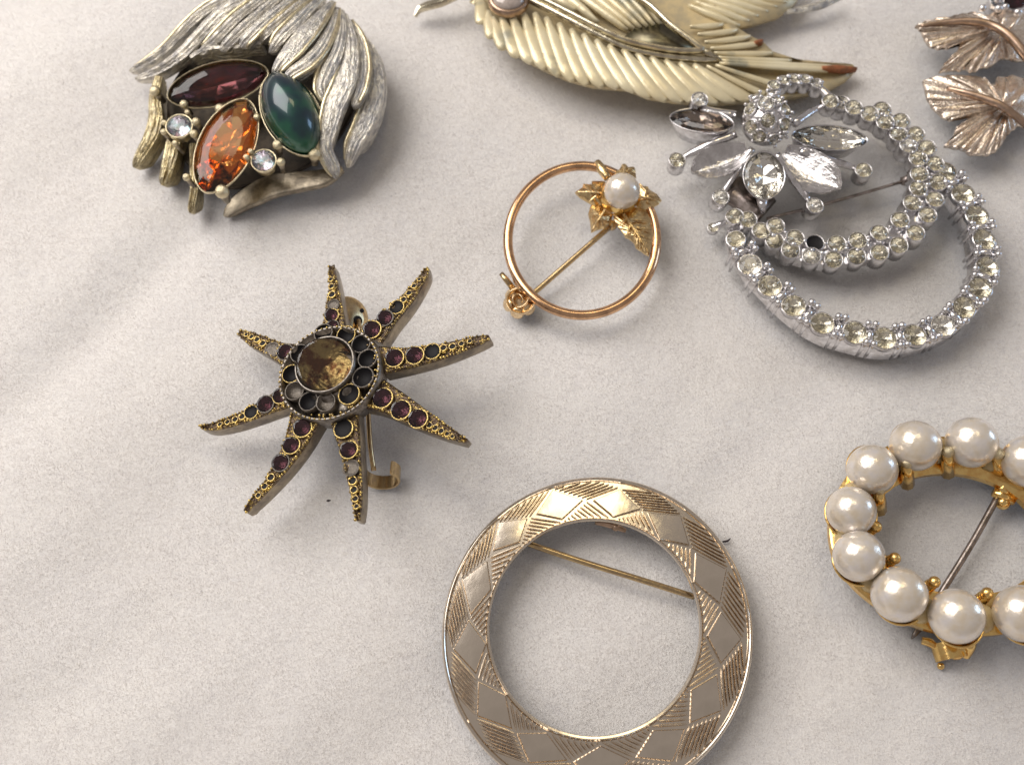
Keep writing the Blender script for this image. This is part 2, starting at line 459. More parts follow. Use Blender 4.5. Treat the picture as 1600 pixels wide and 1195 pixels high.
#==SECTIONS==
# ------------------------------------------------------------------ plush cloth
def cloth_z(x, y):
    a = (x + y) * 0.7071; b = (y - x) * 0.7071          # a runs along the soft creases
    z = 0.19 * noise.noise(Vector((a * 0.10, b * 0.42, 1.7)))
    z += 0.05 * noise.noise(Vector((a * 0.35, b * 1.1, 5.1)))
    z += 0.012 * noise.noise(Vector((x * 2.3, y * 2.3, 9.2)))
    f1 = b - 5.35 - 0.12 * a
    z -= 0.12 * math.exp(-(f1 / 0.42) ** 2) * math.exp(-((a + 3.1) / 3.2) ** 2)
    z += 0.08 * math.exp(-((f1 - 0.9) / 0.5) ** 2) * math.exp(-((a + 3.1) / 3.4) ** 2)
    return z - 0.02
def build_cloth():
    x0, x1, y0, y1, st = -30.0, 30.0, -26.0, 30.0, 0.17
    nx = int((x1-x0)/st)+1; ny = int((y1-y0)/st)+1
    vs = [(x0+i*st, y0+j*st, cloth_z(x0+i*st, y0+j*st)) for j in range(ny) for i in range(nx)]
    fs = [(j*nx+i, j*nx+i+1, (j+1)*nx+i+1, (j+1)*nx+i) for j in range(ny-1) for i in range(nx-1)]
    me = bpy.data.meshes.new('plush_cloth'); me.from_pydata(vs, [], fs)
    me.polygons.foreach_set('use_smooth', [True]*len(fs)); me.update()
    m, nt, b = newmat('white_plush')
    tc = N(nt, 'ShaderNodeTexCoord')
    def nz(scale, det=3, rough=0.6, vec=None):
        n_ = N(nt, 'ShaderNodeTexNoise'); n_.inputs['Scale'].default_value = scale; n_.inputs['Detail'].default_value = det
        n_.inputs['Roughness'].default_value = rough
        nt.links.new(vec or tc.outputs['Object'], n_.inputs['Vector']); return n_
    mp = N(nt, 'ShaderNodeMapping'); mp.inputs['Rotation'].default_value = (0, 0, R(-40)); mp.inputs['Scale'].default_value = (1.0, 1.35, 1)
    nt.links.new(tc.outputs['Object'], mp.inputs['Vector'])
    big = nz(0.55, 3); mid = nz(6.5, 4, 0.6, mp.outputs[0]); fine = nz(30, 3, 0.75, mp.outputs[0])
    c1 = ramp(nt, [(0.30, (0.86, 0.84, 0.825)), (0.7, (0.89, 0.87, 0.845))], big.outputs['Fac'])
    c2 = ramp(nt, [(0.30, (0.91, 0.91, 0.92)), (0.50, (0.97, 0.97, 0.97)), (0.72, (1, 1, 1))], mid.outputs['Fac'])
    c3 = ramp(nt, [(0.34, (0.87, 0.86, 0.87)), (0.66, (1, 1, 1))], fine.outputs['Fac'])
    mx = N(nt, 'ShaderNodeMix', data_type='RGBA', blend_type='MULTIPLY'); mx.inputs[0].default_value = 1.0
    nt.links.new(c1, mx.inputs[6]); nt.links.new(c2, mx.inputs[7])
    mx2 = N(nt, 'ShaderNodeMix', data_type='RGBA', blend_type='MULTIPLY'); mx2.inputs[0].default_value = 1.0
    nt.links.new(mx.outputs[2], mx2.inputs[6]); nt.links.new(c3, mx2.inputs[7])
    nt.links.new(mx2.outputs[2], b.inputs['Base Color'])
    b.inputs['Roughness'].default_value = 0.95; b.inputs['Specular IOR Level'].default_value = 0.12
    b.inputs['Sheen Weight'].default_value = 0.45; b.inputs['Sheen Roughness'].default_value = 0.5
    b1 = N(nt, 'ShaderNodeBump'); b1.inputs['Strength'].default_value = 0.34; b1.inputs['Distance'].default_value = 0.05
    nt.links.new(mid.outputs['Fac'], b1.inputs['Height'])
    b2 = N(nt, 'ShaderNodeBump'); b2.inputs['Strength'].default_value = 0.42; b2.inputs['Distance'].default_value = 0.02
    nt.links.new(fine.outputs['Fac'], b2.inputs['Height']); nt.links.new(b1.outputs[0], b2.inputs['Normal'])
    nt.links.new(b2.outputs[0], b.inputs['Normal'])
    me.materials.append(m)
    o = bpy.data.objects.new('plush_cloth', me); link(o, None, Matrix.Identity(4))
    o['kind'] = 'structure'; o['label'] = 'white short pile plush cloth under the brooches'
build_cloth()

def build_pile():
    """the short pile of the plush: one mesh of leaning fibres"""
    rng = np.random.default_rng(3)
    m, nt, b = newmat('plush_fibre')
    ge = N(nt, 'ShaderNodeNewGeometry')
    n1 = N(nt, 'ShaderNodeTexNoise'); n1.inputs['Scale'].default_value = 5.0; n1.inputs['Detail'].default_value = 5; n1.inputs['Roughness'].default_value = 0.65
    nt.links.new(ge.outputs['Position'], n1.inputs['Vector'])
    nt.links.new(ramp(nt, [(0.34, (0.89, 0.865, 0.86)), (0.5, (0.93, 0.905, 0.885)), (0.68, (0.955, 0.932, 0.90))], n1.outputs['Fac']), b.inputs['Base Color'])
    tr = N(nt, 'ShaderNodeBsdfTranslucent'); tr.inputs['Color'].default_value = (0.95, 0.935, 0.92, 1)
    mxs = N(nt, 'ShaderNodeMixShader'); mxs.inputs[0].default_value = 0.5
    nt.links.new(b.outputs[0], mxs.inputs[1]); nt.links.new(tr.outputs[0], mxs.inputs[2]); nt.links.new(mxs.outputs[0], nt.nodes['Material Output'].inputs['Surface'])
    b.inputs['Roughness'].default_value = 0.5; b.inputs['Specular IOR Level'].default_value = 0.35
    n = 1450000
    x = rng.uniform(-12.5, 12.5, n); y = rng.uniform(-7.6, 9.4, n)
    gx = np.arange(-13, 13.05, .1); gy = np.arange(-8, 9.95, .1)
    G = np.array([[cloth_z(a_, b_) for a_ in gx] for b_ in gy])
    A = np.array([[noise.noise(Vector((a_*.9, b_*.9, 3.3)))*1.0+noise.noise(Vector((a_*3.1, b_*3.1, 8.3)))*0.8 for a_ in gx] for b_ in gy])
    B = np.array([[noise.noise(Vector((a_*2.7, b_*2.7, 13.3))) for a_ in gx] for b_ in gy])
    fx = (x+13)/.1; fy = (y+8)/.1; ix = fx.astype(int); iy = fy.astype(int); fx -= ix; fy -= iy
    def bil(T): return T[iy, ix]*(1-fx)*(1-fy)+T[iy, ix+1]*fx*(1-fy)+T[iy+1, ix]*(1-fx)*fy+T[iy+1, ix+1]*fx*fy
    z = bil(G) - 0.004; a = R(225) + bil(A) + rng.normal(0, 0.8, n)
    el = np.clip(0.85 + 0.55*bil(B) + rng.normal(0, 0.25, n), 0.15, 1.5)
    L = rng.uniform(0.03, 0.048, n); wd = rng.uniform(0.003, 0.005, n)
    dx = np.cos(a)*np.cos(el)*L; dy = np.sin(a)*np.cos(el)*L; dz = np.sin(el)*L
    sa = a + np.pi/2 + rng.normal(0, .6, n); sx = np.cos(sa)*wd; sy = np.sin(sa)*wd
    v = np.empty((n, 3, 3), dtype=np.float32)
    v[:, 0] = np.stack([x-sx, y-sy, z], 1); v[:, 1] = np.stack([x+sx, y+sy, z], 1); v[:, 2] = np.stack([x+dx, y+dy, z+dz], 1)
    me = bpy.data.meshes.new('plush_pile'); me.vertices.add(3*n); me.vertices.foreach_set('co', v.ravel())
    me.loops.add(3*n); me.loops.foreach_set('vertex_index', np.arange(3*n, dtype=np.int32))
    me.polygons.add(n); me.polygons.foreach_set('loop_start', np.arange(0, 3*n, 3, dtype=np.int32))
    me.update(calc_edges=True); me.materials.append(m)
    o = bpy.data.objects.new('plush_pile', me); link(o, None, Matrix.Identity(4)); o['kind'] = 'stuff'
    o['label'] = 'short fuzzy pile of the white plush cloth'; o['category'] = 'pile'
build_pile()

def lint(px, py, l, ang, name='lint'):
    mb = MB(); c = P(px, py, 0.03)
    pts = smooth([c, c + Vector((math.cos(ang)*l*.5, math.sin(ang)*l*.5, 0.02)), c + Vector((math.cos(ang+.3)*l, math.sin(ang+.3)*l, 0.0))], 4)
    mb.tube(pts, [0.012, 0.016, 0.006], 5)
    m = bpy.data.materials.get('dark_lint')
    if not m:
        m, nt, b = newmat('dark_lint'); b.inputs['Base Color'].default_value = (0.05, 0.035, 0.04, 1); b.inputs['Roughness'].default_value = .9
    return mb.build(name, m)
o = lint(1129, 846, 0.12, 0.1); o['label'] = 'dark speck of lint on the cloth beside the engraved ring brooch'; o['category'] = 'lint'
o = lint(511, 782, 0.05, -0.2); o['label'] = 'tiny dark speck of lint on the cloth between the lower rays of the starburst brooch'; o['category'] = 'lint'
# ------------------------------------------------------------------ engraved ring brooch
def build_ring():
    Ci, Ri = (928.5, 982.0), (163.5, 167.5)
    Co, Ro = (933.3, 998.0), (243.0, 252.5)
    ZI, ZO = 0.45, 0.40
    def uv(u, v, dz=0.0):
        cx = Ci[0]+(Co[0]-Ci[0])*v; cy = Ci[1]+(Co[1]-Ci[1])*v
        rx = Ri[0]+(Ro[0]-Ri[0])*v; ry = Ri[1]+(Ro[1]-Ri[1])*v
        return P(cx+rx*math.cos(u), cy-ry*math.sin(u), ZI+(ZO-ZI)*v) + UP*dz
    def solve(px, py):
        lo, hi = -1.0, 2.0
        for _ in range(40):
            v = (lo+hi)/2
            cx = Ci[0]+(Co[0]-Ci[0])*v; cy = Ci[1]+(Co[1]-Ci[1])*v
            rx = Ri[0]+(Ro[0]-Ri[0])*v; ry = Ri[1]+(Ro[1]-Ri[1])*v
            if math.hypot((px-cx)/rx, (py-cy)/ry) > 1: lo = v
            else: hi = v
        return math.atan2(-(py-cy)/ry, (px-cx)/rx), v
    t = thing('ring_brooch', 'large flat champagne-coloured ring brooch engraved with a band of diamonds', 'brooch', P(931, 990, 0))
    # body: band between the two rims, recessed floor, rolled rims
    prof = [(0.012, -0.03), (0.0, 0.008), (0.015, 0.036), (0.045, 0.042), (0.07, 0.028), (0.085, -0.004),
            (0.90, -0.004), (0.915, 0.026), (0.945, 0.04), (0.98, 0.032), (1.0, 0.005), (0.995, -0.05), (0.97, -0.085), (0.5, -0.10), (0.03, -0.085)]
    n = 160; mb = MB(); rings = []
    for i in range(n):
        u = -2*math.pi*i/n
        rings.append([uv(u, a, b_) for a, b_ in prof])
    mb.loft(rings, closed=True); body = mb.build('band', M_ring, t, sharp=50)
    D = [[(862.4,763.4),(914.2,781),(879,813.6),(834.8,804.4)],
         [(777,815.3),(826.4,808.6),(813,848.7),(767.8,863)],
         [(719.3,904.8),(762.8,873),(769.5,921.5),(734,965)],
         [(705.5,1014.3),(732,964.4),(762,1005.4),(744.3,1056.4)],
         [(743.2,1119.7),(745.4,1061),(792,1084),(803,1141.8)],
         [(825,1194),(804,1143),(855,1142),(890.7,1189.5)],
         [(938.5,1233),(890.7,1189.5),(938.4,1161.8),(989.5,1186)],
         [(1053,1191.6),(989,1185),(1018.6,1138.4),(1073,1136)],
         [(1129.5,1111.8),(1075,1132.8),(1077.4,1076.3),(1121.7,1049.7)],
         [(1160.5,998.7),(1126,1040.8),(1101.8,993),(1126,952)],
         [(1137.7,888.5),(1126,948),(1082,909.6),(1084.5,860.7)],
         [(1065,804),(1079.5,854.7),(1029.7,844.6),(1008.6,799)],
         [(969,762.8),(1003.5,796.5),(958,810),(923.4,781.3)]]
    # reorder each as [outer, a, inner, b] with a on the clockwise side (towards the previous entry), b on the other
    S = [[solve(*p) for p in d] for d in D]
    E = []
    for d in S:
        o_, i_ = max(d, key=lambda q: q[1]), min(d, key=lambda q: q[1])
        rest = [q for q in d if q is not o_ and q is not i_]
        cu = (o_[0]+i_[0])/2 if abs(o_[0]-i_[0]) < 3 else o_[0]
        def rel(q): return (q[0]-cu+math.pi) % (2*math.pi) - math.pi
        rest.sort(key=rel)          # rest[0] = clockwise (smaller angle), rest[1] = counterclockwise
        E.append((o_, rest[0], i_, rest[1]))
    def tx(q):          # (angle, v) back to photograph coordinates
        u, v = q
        return Vector((Ci[0]+(Co[0]-Ci[0])*v + (Ri[0]+(Ro[0]-Ri[0])*v)*math.cos(u), Ci[1]+(Co[1]-Ci[1])*v - (Ri[1]+(Ro[1]-Ri[1])*v)*math.sin(u)))
    def flat(p, dz):
        u, v = solve(p[0], p[1]); return uv(u, min(.905, max(.085, v)), dz)
    Q = [[tx(q) for q in e] for e in E]
    for quad in Q:
        c_ = sum(quad, Vector((0, 0)))/4
        loop = []
        for j in range(4):
            for i in range(4): loop.append(quad[j].lerp(quad[(j+1) % 4], i/4))
        mb = MB()
        rings = [[flat(c_.lerp(q, k_), dz) for q in loop] for k_, dz in ((.94, -.02), (.905, .028), (.86, .040), (.55, .0415), (.2, .042))]
        mb.loft(rings); mb.build('diamond_panel', M_ring, t, sharp=35)
    m = len(Q)
    for k in range(m):
        A, B = Q[(k+1) % m], Q[k]; touch = (B[3]+A[1])/2
        for outer in (True, False):
            apexB = B[0] if outer else B[2]; apexA = A[0] if outer else A[2]
            d = apexB-touch; mb = MB(); nr = 8
            for j in range(nr):
                p0 = touch.lerp(apexA, (j+.55)/nr)
                tt = 0
                while tt < 1.0:
                    v = solve(*(p0+d*(tt+.04)))[1]
                    if (outer and v > .90) or (not outer and v < .09): break
                    tt += .04
                if tt < .08: continue
                pts = [flat(p0+d*(.02+(tt-.02)*i/5), .004) for i in range(6)]
                mb.strip(pts, [.008, .0155, .016, .016, .0155, .008], [(-1, 0), (-0.35, 1), (0.35, 1), (1, 0), (0, -.5)], hgt=0.030, sm=False)
            mb.build('hatched_panel', M_ring_hatch, t)
    # pin and catch under the ring
    mb = MB(); pts = smooth([P(808, 843, .18), P(900, 874, .22), P(1000, 905, .25), P(1085, 932, .22)], 6)
    mb.tube(pts, 0.042, 10); mb.build('pin', M_pin, t)
    mb = MB(); mb.tube(smooth(PS([(930, 816), (952, 819), (978, 829)], .30), 4), [.03, .05, .03], 8); mb.ball(P(962, 823, .30), .06, 9, 6); mb.build('catch', M_leafvein, t)
    mb = MB(); mb.tube([P(800, 838, .12), P(800, 838, .32)], .09, 10); mb.build('hinge', M_pin, t)
build_ring()
# ------------------------------------------------------------------ starburst brooch
def build_star():
    c0 = P(519, 587, 0.95); nrm = Vector((-0.24, 0.03, 0.97)).normalized()
    def surf(px, py, lift=0.0):
        z = 0.95
        for _ in range(6):
            q = P(px, py, z); d = q - c0
            r2 = d.x*d.x + d.y*d.y
            z = 0.95 + 0.22*d.x - 0.03*d.y - 0.052*r2
        return P(px, py, z) + nrm*lift
    t = thing('starburst_brooch', 'eight-rayed antique gold starburst brooch with purple stones and a few empty sockets', 'brooch', P(519, 587, 0))
    rays = [
     ([(498.6,524),(507.6,490),(513.7,454),(513.7,424)], (518,415), [(541.8,515),(537.5,490),(531.7,458),(524.5,424)]),
     ([(560,517),(588.6,497),(613.7,477),(635.3,454),(653.3,434)], (667,418), [(597.6,538),(617,508),(640.7,479),(658.5,452),(670.0,429)]),
     ([(592,541),(631.7,543),(678.5,538.5),(721.7,530),(754,524)], (766,527), [(600,585),(646,574.5),(685.7,563.7),(721.7,551),(759,535)]),
     ([(596,590),(628,612),(660.5,635.6),(693,659),(723,681)], (731,690), [(568,637),(599,644.6),(635,660.8),(678.5,678.8),(716,690)]),
     ([(513,648),(523.8,684),(536.4,720),(545.4,759.7),(552.6,795.7)], (559.8,815), [(560,641),(563,687.8),(565,724),(567,762),(565.5,797)]),
     ([(455,640),(446.5,680.6),(432,716.5),(413,752),(392,779)], (382.8,801), [(504,655),(480,695),(456,728),(430.3,757),(402,786)]),
     ([(444.7,599),(423,615.8),(390.7,635.6),(354.7,653.6),(322.4,663.3)], (311.6,667), [(456,636),(430.3,644),(401.5,654.6),(364,667),(329.6,673.4)]),
     ([(476,537),(444.7,536),(412.3,525),(392,518.5),(381,516)], (372.7,519), [(450,580),(430.3,563.7),(401.5,546.5),(388,538),(377,529)]),
    ]
    stones = [
     [(519.7,495,'v',11),(522.4,478.3,'e',9),(521,512,'v',10)],
     [(582.6,517,'v',14),(603,499,'v',12.5),(621,481.5,'b',11)],
     [(617.7,561,'v',14),(649.5,557,'v',13.5),(676.6,550.5,'b',12)],
     [(599,623.5,'v',15),(627.8,642,'v',14.5),(654.6,655.5,'v',14)],
     [(538,671,'b',14),(546.7,704,'v',13),(549.5,732,'g',11.5)],
     [(474.6,670,'v',14),(457,697,'v',13),(440.4,724,'v',13)],
     [(440,620,'v',12),(416.7,633,'v',13),(394,645,'b',10.5)],
     [(427,548,'g',11.5),(447.6,552,'v',12.5)],
    ]
    pits = [[(520,462,5.5),(519,449,4.5),(518,438,3.6)], [(631.5,470,5),(640,459.5,4.5),(648,448.5,4),(656,438,3)],
            [(694,545,5),(708,543,5),(722,538.5,4.2),(735,534.5,3.5)], [(672,665.5,4.5),(681,670,4.5),(690.5,674.5,4.2),(699.5,679,3.6),(708,683,3)],
            [(552.5,752,6),(554.5,766,5.2),(556.5,780,4.5),(558,792,3.5)], [(425,747,5.5),(415,761,4.8),(405,775,4)],
            [(380,652,5),(369,656.5,4.6),(357,660.5,4),(345,664,3.4)], [(412,538,5),(403,532,4.6),(394.5,527.5,4),(386,524,3.2)]]
    thick0, thick1 = 0.30, 0.19
    for k, (Lp, tip, Rp) in enumerate(rays):
        m = 16
        def curve(pts):
            V = [Vector((p[0], p[1], 0)) for p in pts]
            return smooth(V, 8)
        Lc, Rc = curve(Lp + [tip]), curve(Rp + [tip])
        rings = []; beadL = []; beadR = []
        for i in range(m+1):
            s = i/m*0.985
            a = Lc[int(s*(len(Lc)-1))].lerp(Lc[min(len(Lc)-1, int(s*(len(Lc)-1))+1)], s*(len(Lc)-1) % 1)
            b = Rc[int(s*(len(Rc)-1))].lerp(Rc[min(len(Rc)-1, int(s*(len(Rc)-1))+1)], s*(len(Rc)-1) % 1)
            th = thick0+(thick1-thick0)*s
            hw = (b-a).length/2; need = 4.6 if s < .95 else 3.2
            if hw < need:
                dr = (b-a).normalized(); cc_ = (a+b)/2; a = cc_-dr*need; b = cc_+dr*need
            if s > 0.93: th *= 0.8
            lift = [0.0, 0.024, 0.012, -0.004, 0.012, 0.024, 0.0]
            tt = [0, 0.07, 0.2, 0.5, 0.8, 0.93, 1]
            top = [surf(a.x+(b.x-a.x)*q, a.y+(b.y-a.y)*q, l_) for q, l_ in zip(tt, lift)]
            mid = (top[0]+top[-1])/2
            low = [top[-1]-nrm*th*.7, (top[-1]*.8+mid*.2)-nrm*th, (top[0]*.8+mid*.2)-nrm*th, top[0]-nrm*th*.7]
            rings.append(top+low); beadL.append(top[1]); beadR.append(top[5])
        mb = MB(); mb.loft(rings)
        nr = len(rings[0]); 
        # material: top columns use the granulated gold, the rest the worn side metal
        for fi, f in enumerate(mb.f):
            if len(f) == 4:
                cols = sorted(set(v % nr for v in f))
                if max(cols) <= 6: mb.m[fi] = 1
        ray = mb.build('ray', [M_star_side, M_star_top], t, sharp=45)
        bm_ = MB()
        for line in (beadL, beadR):
            d = 0; prev = line[0]; step = 0.046; acc = 0
            for q in line[1:]:
                seg = (q-prev).length; x = step-acc
                while x <= seg:
                    pos = prev.lerp(q, x/seg)
                    (random.random() < .8) and bm_.ball(pos+nrm*random.uniform(0, .008)+Vector((random.gauss(0, .005), random.gauss(0, .005), 0)), random.uniform(0.011, 0.025), 6, 4); x += step
                acc = (acc+seg) % step; prev = q
        # small grains scattered between the stones
        for (x, y, r) in pits[k]:
            for g in range(5):
                a = random.uniform(0, 6.28); rr = r*1.45
                bm_.ball(surf(x+rr*math.cos(a), y+rr*math.sin(a), 0.018), random.uniform(.012, .02), 6, 4)
        for (x, y, kd, r) in stones[k]:
            for g in range(6):
                a = random.uniform(0, 6.28)
                bm_.ball(surf(x+(r+1.5)*math.cos(a), y+(r+1.5)*math.sin(a), 0.02), random.uniform(.014, .024), 6, 4)
        bm_.build('beading', M_star_gold, ray, kind='stuff')
        for (x, y, kd, r) in stones[k]:
            rr = r/113.0
            n2 = Vector((nrm.x - 0, nrm.y, nrm.z)); pos = surf(x, y, 0.022)
            M = frame(pos, n2, rr, xdir=(math.cos(k), math.sin(k), 0))
            if kd == 'v':
                inst('stone_setting', BEZ_star if random.random() < .35 else BEZ_stargrey, ray, frame(surf(x, y, 0.040), n2, rr, sz=rr*.5))
                inst('purple_stone', ROUND['violet'], ray, frame(surf(x, y, 0.05), NS, rr*.98, sz=rr*.5, xdir=(math.cos(k*3+x), math.sin(k*3+x), 0)))
            else:
                inst('empty_setting', BEZ_star if kd == 'b' else BEZ_stargrey, ray, frame(surf(x, y, 0.038), n2, rr, sz=rr*.4))
                inst('socket', SOCKET if kd == 'b' else SOCKET_GREY, ray, frame(surf(x, y, 0.044), n2, rr, sz=.055), label='empty socket with its shade painted black' if kd == 'b' else 'empty grey socket')
        for (x, y, r) in pits[k]:
            rr = r/106.0; mb = MB()
            M = frame(surf(x, y, 0.024), nrm, rr)
            mb.lathe([(0.72, -.1), (.8, .25), (1.0, .4), (1.22, .2), (1.3, -.4)], 12, M, 0); mb.lathe([(0.001, -.02), (.76, 0.0)], 12, M, 1)  # second lathe: flat black disc for the shade down in the pit
            mb.build('pit', [M_star_gold, M_socket], ray)
    # centre disc
    def onplane(px_, py_, p0):
        a = P(px_, py_, 0.0); d = a - CAM
        return CAM + d * ((p0-CAM).dot(nrm)/d.dot(nrm))
    n2 = nrm; Rx = 77/106.0; Ry = 72/104.0
    cc = surf(519, 587, 0.0)
    M = frame(cc, n2, 1.0, sx=Rx, sy=Ry, sz=1.0)
    mb = MB(); mb.lathe([(0.45, .10), (0.56, .06), (0.60, .0), (0.90, .0), (0.93, .11), (0.97, .125), (1.0, .10), (1.01, -.02), (0.97, -.22), (0.5, -.34), (0.001, -.34)], 56, M)
    disc = mb.build('centre_disc', M_star_grey, t)
    bm_ = MB()
    for i in range(60):
        a = 2*math.pi*i/60
        bm_.ball(M @ Vector((0.965*math.cos(a), 0.965*math.sin(a), .125)), random.uniform(.014, .021), 6, 4)
    for i in range(26):
        a = random.uniform(-1.9, 0.6)
        bm_.ball(M @ Vector((random.uniform(.86, .93)*math.cos(a), random.uniform(.86, .93)*math.sin(a), .1)), random.uniform(.014, .026), 6, 4)
    bm_.build('beading', M_star_gold, disc, kind='stuff')
    for i, (x, y) in enumerate([(540.5,523),(564,537),(574,560),(567,589),(545,615.6),(508.7,628),(482,627),(460,610.5),(455,583.8),(468,552),(505,520)]):
        rr = 14.5/106 if i in (3, 4) else 13/106
        q = onplane(x, y, cc + n2*0.115)
        inst('empty_setting', BEZ_stargrey if i % 4 else BEZ_star, disc, frame(q-n2*.006, n2, rr, sz=.12))
        inst('socket', SOCKET if i not in (5, 7) else SOCKET_GREY, disc, frame(q, n2, rr, sz=.15))
    # central stone in its raised cup
    q = onplane(508, 570, cc + n2*0.15)
    M = frame(q, n2, 1.0, sx=44/106, sy=42/104, sz=1)
    mb = MB(); mb.lathe([(0.88, -.14), (0.92, 0.0), (0.955, .03), (0.99, .04), (1.03, .025), (1.05, -.03), (1.10, -.15)], 40, M)
    cup = mb.build('cup', M_star_grey, disc)
    st = brilliant('topaz_stone', G_topaz, F_topaz, n=10, table=.92, ch=.10, pd=.42)
    inst('topaz_stone', st, disc, frame(q+n2*.0, NS, 1.0, sx=41.5/106, sy=39.5/104, sz=.22), label='scratched smoky topaz glass stone')
    # pin hardware below, seen past the rays
    mb = MB(); prof = [(-1, 0), (-1, 1), (1, 1), (1, 0)]
    arc = [P(600 + 0, 740, 0) for _ in range(0)]
    c = P(597, 741, .30)
    pts = [c + Vector((0.21*math.cos(a)*1.05, 0.05*math.sin(a)+0.0, 0.20*math.sin(a))) for a in [R(x) for x in range(-200, 70, 15)]]
    mb.strip([q + Vector((0, 0, 0)) for q in pts], .10, [(-1, 0), (-1, 1), (1, 1), (1, 0)], up=[(q-c).normalized() for q in pts], hgt=.03)
    mb.build('catch', M_pin, t, sharp=40)
    mb = MB(); mb.tube(smooth([P(560, 500, .4), P(572, 600, .42), P(578, 690, .40), P(584, 735, .34)], 6), .035, 8); mb.build('pin', M_pin, t)
    # half round hinge plate with two holes, top right of the first ray
    c = P(545, 492, .46); mb = MB()
    M = frame(c+Vector((.02, 0, -.05)), (0.62, -.1, .78), 1, sx=.30, sy=.30, sz=.30)
    mb.lathe([(0.001, .12), (.6, .11), (.9, .06), (1.0, -.05), (1.0, -.4), (.001, -.4)], 28, M)
    mb.build('hinge', M_pin, t, sharp=40)
    mb = MB()
    for (dx, dy, r) in ((.16, .11, .035), (.10, -.05, .075)):
        mb.ball(M @ Vector((dx/.3, dy/.3, .13)), r, 12, 6, up=(0.62, -.1, .78), sz=.2)
    mb.build('hole_shade', M_socket, t)  # flattened black balls painted in as the dark of the two holes
build_star()
# ------------------------------------------------------------------ small gold circle brooch with a pearl flower
def flat_leaf(mb, outline, zbase, centre, zc, thick=0.035, rings_=4, wob=0.0, mi=0):
    """a thin cast leaf: outline [(px,py,z)] joined to a raised centre, with a back side"""
    out = PS(outline, zbase); c = P(centre[0], centre[1], zc)
    top = []
    for j in range(rings_ + 1):
        s = 1 - j/(rings_ + 0.35)
        top.append([c.lerp(q, s) + UP*(0.5*(1-s)*s*0.10) + UP*(random.uniform(-wob, wob) if 0 < j else 0) for q in out])
    bot = [q - UP*thick for q in out]
    mb.loft([[c.lerp(q, .3) - UP*thick*1.5 for q in out], bot] + top, mi=mi)

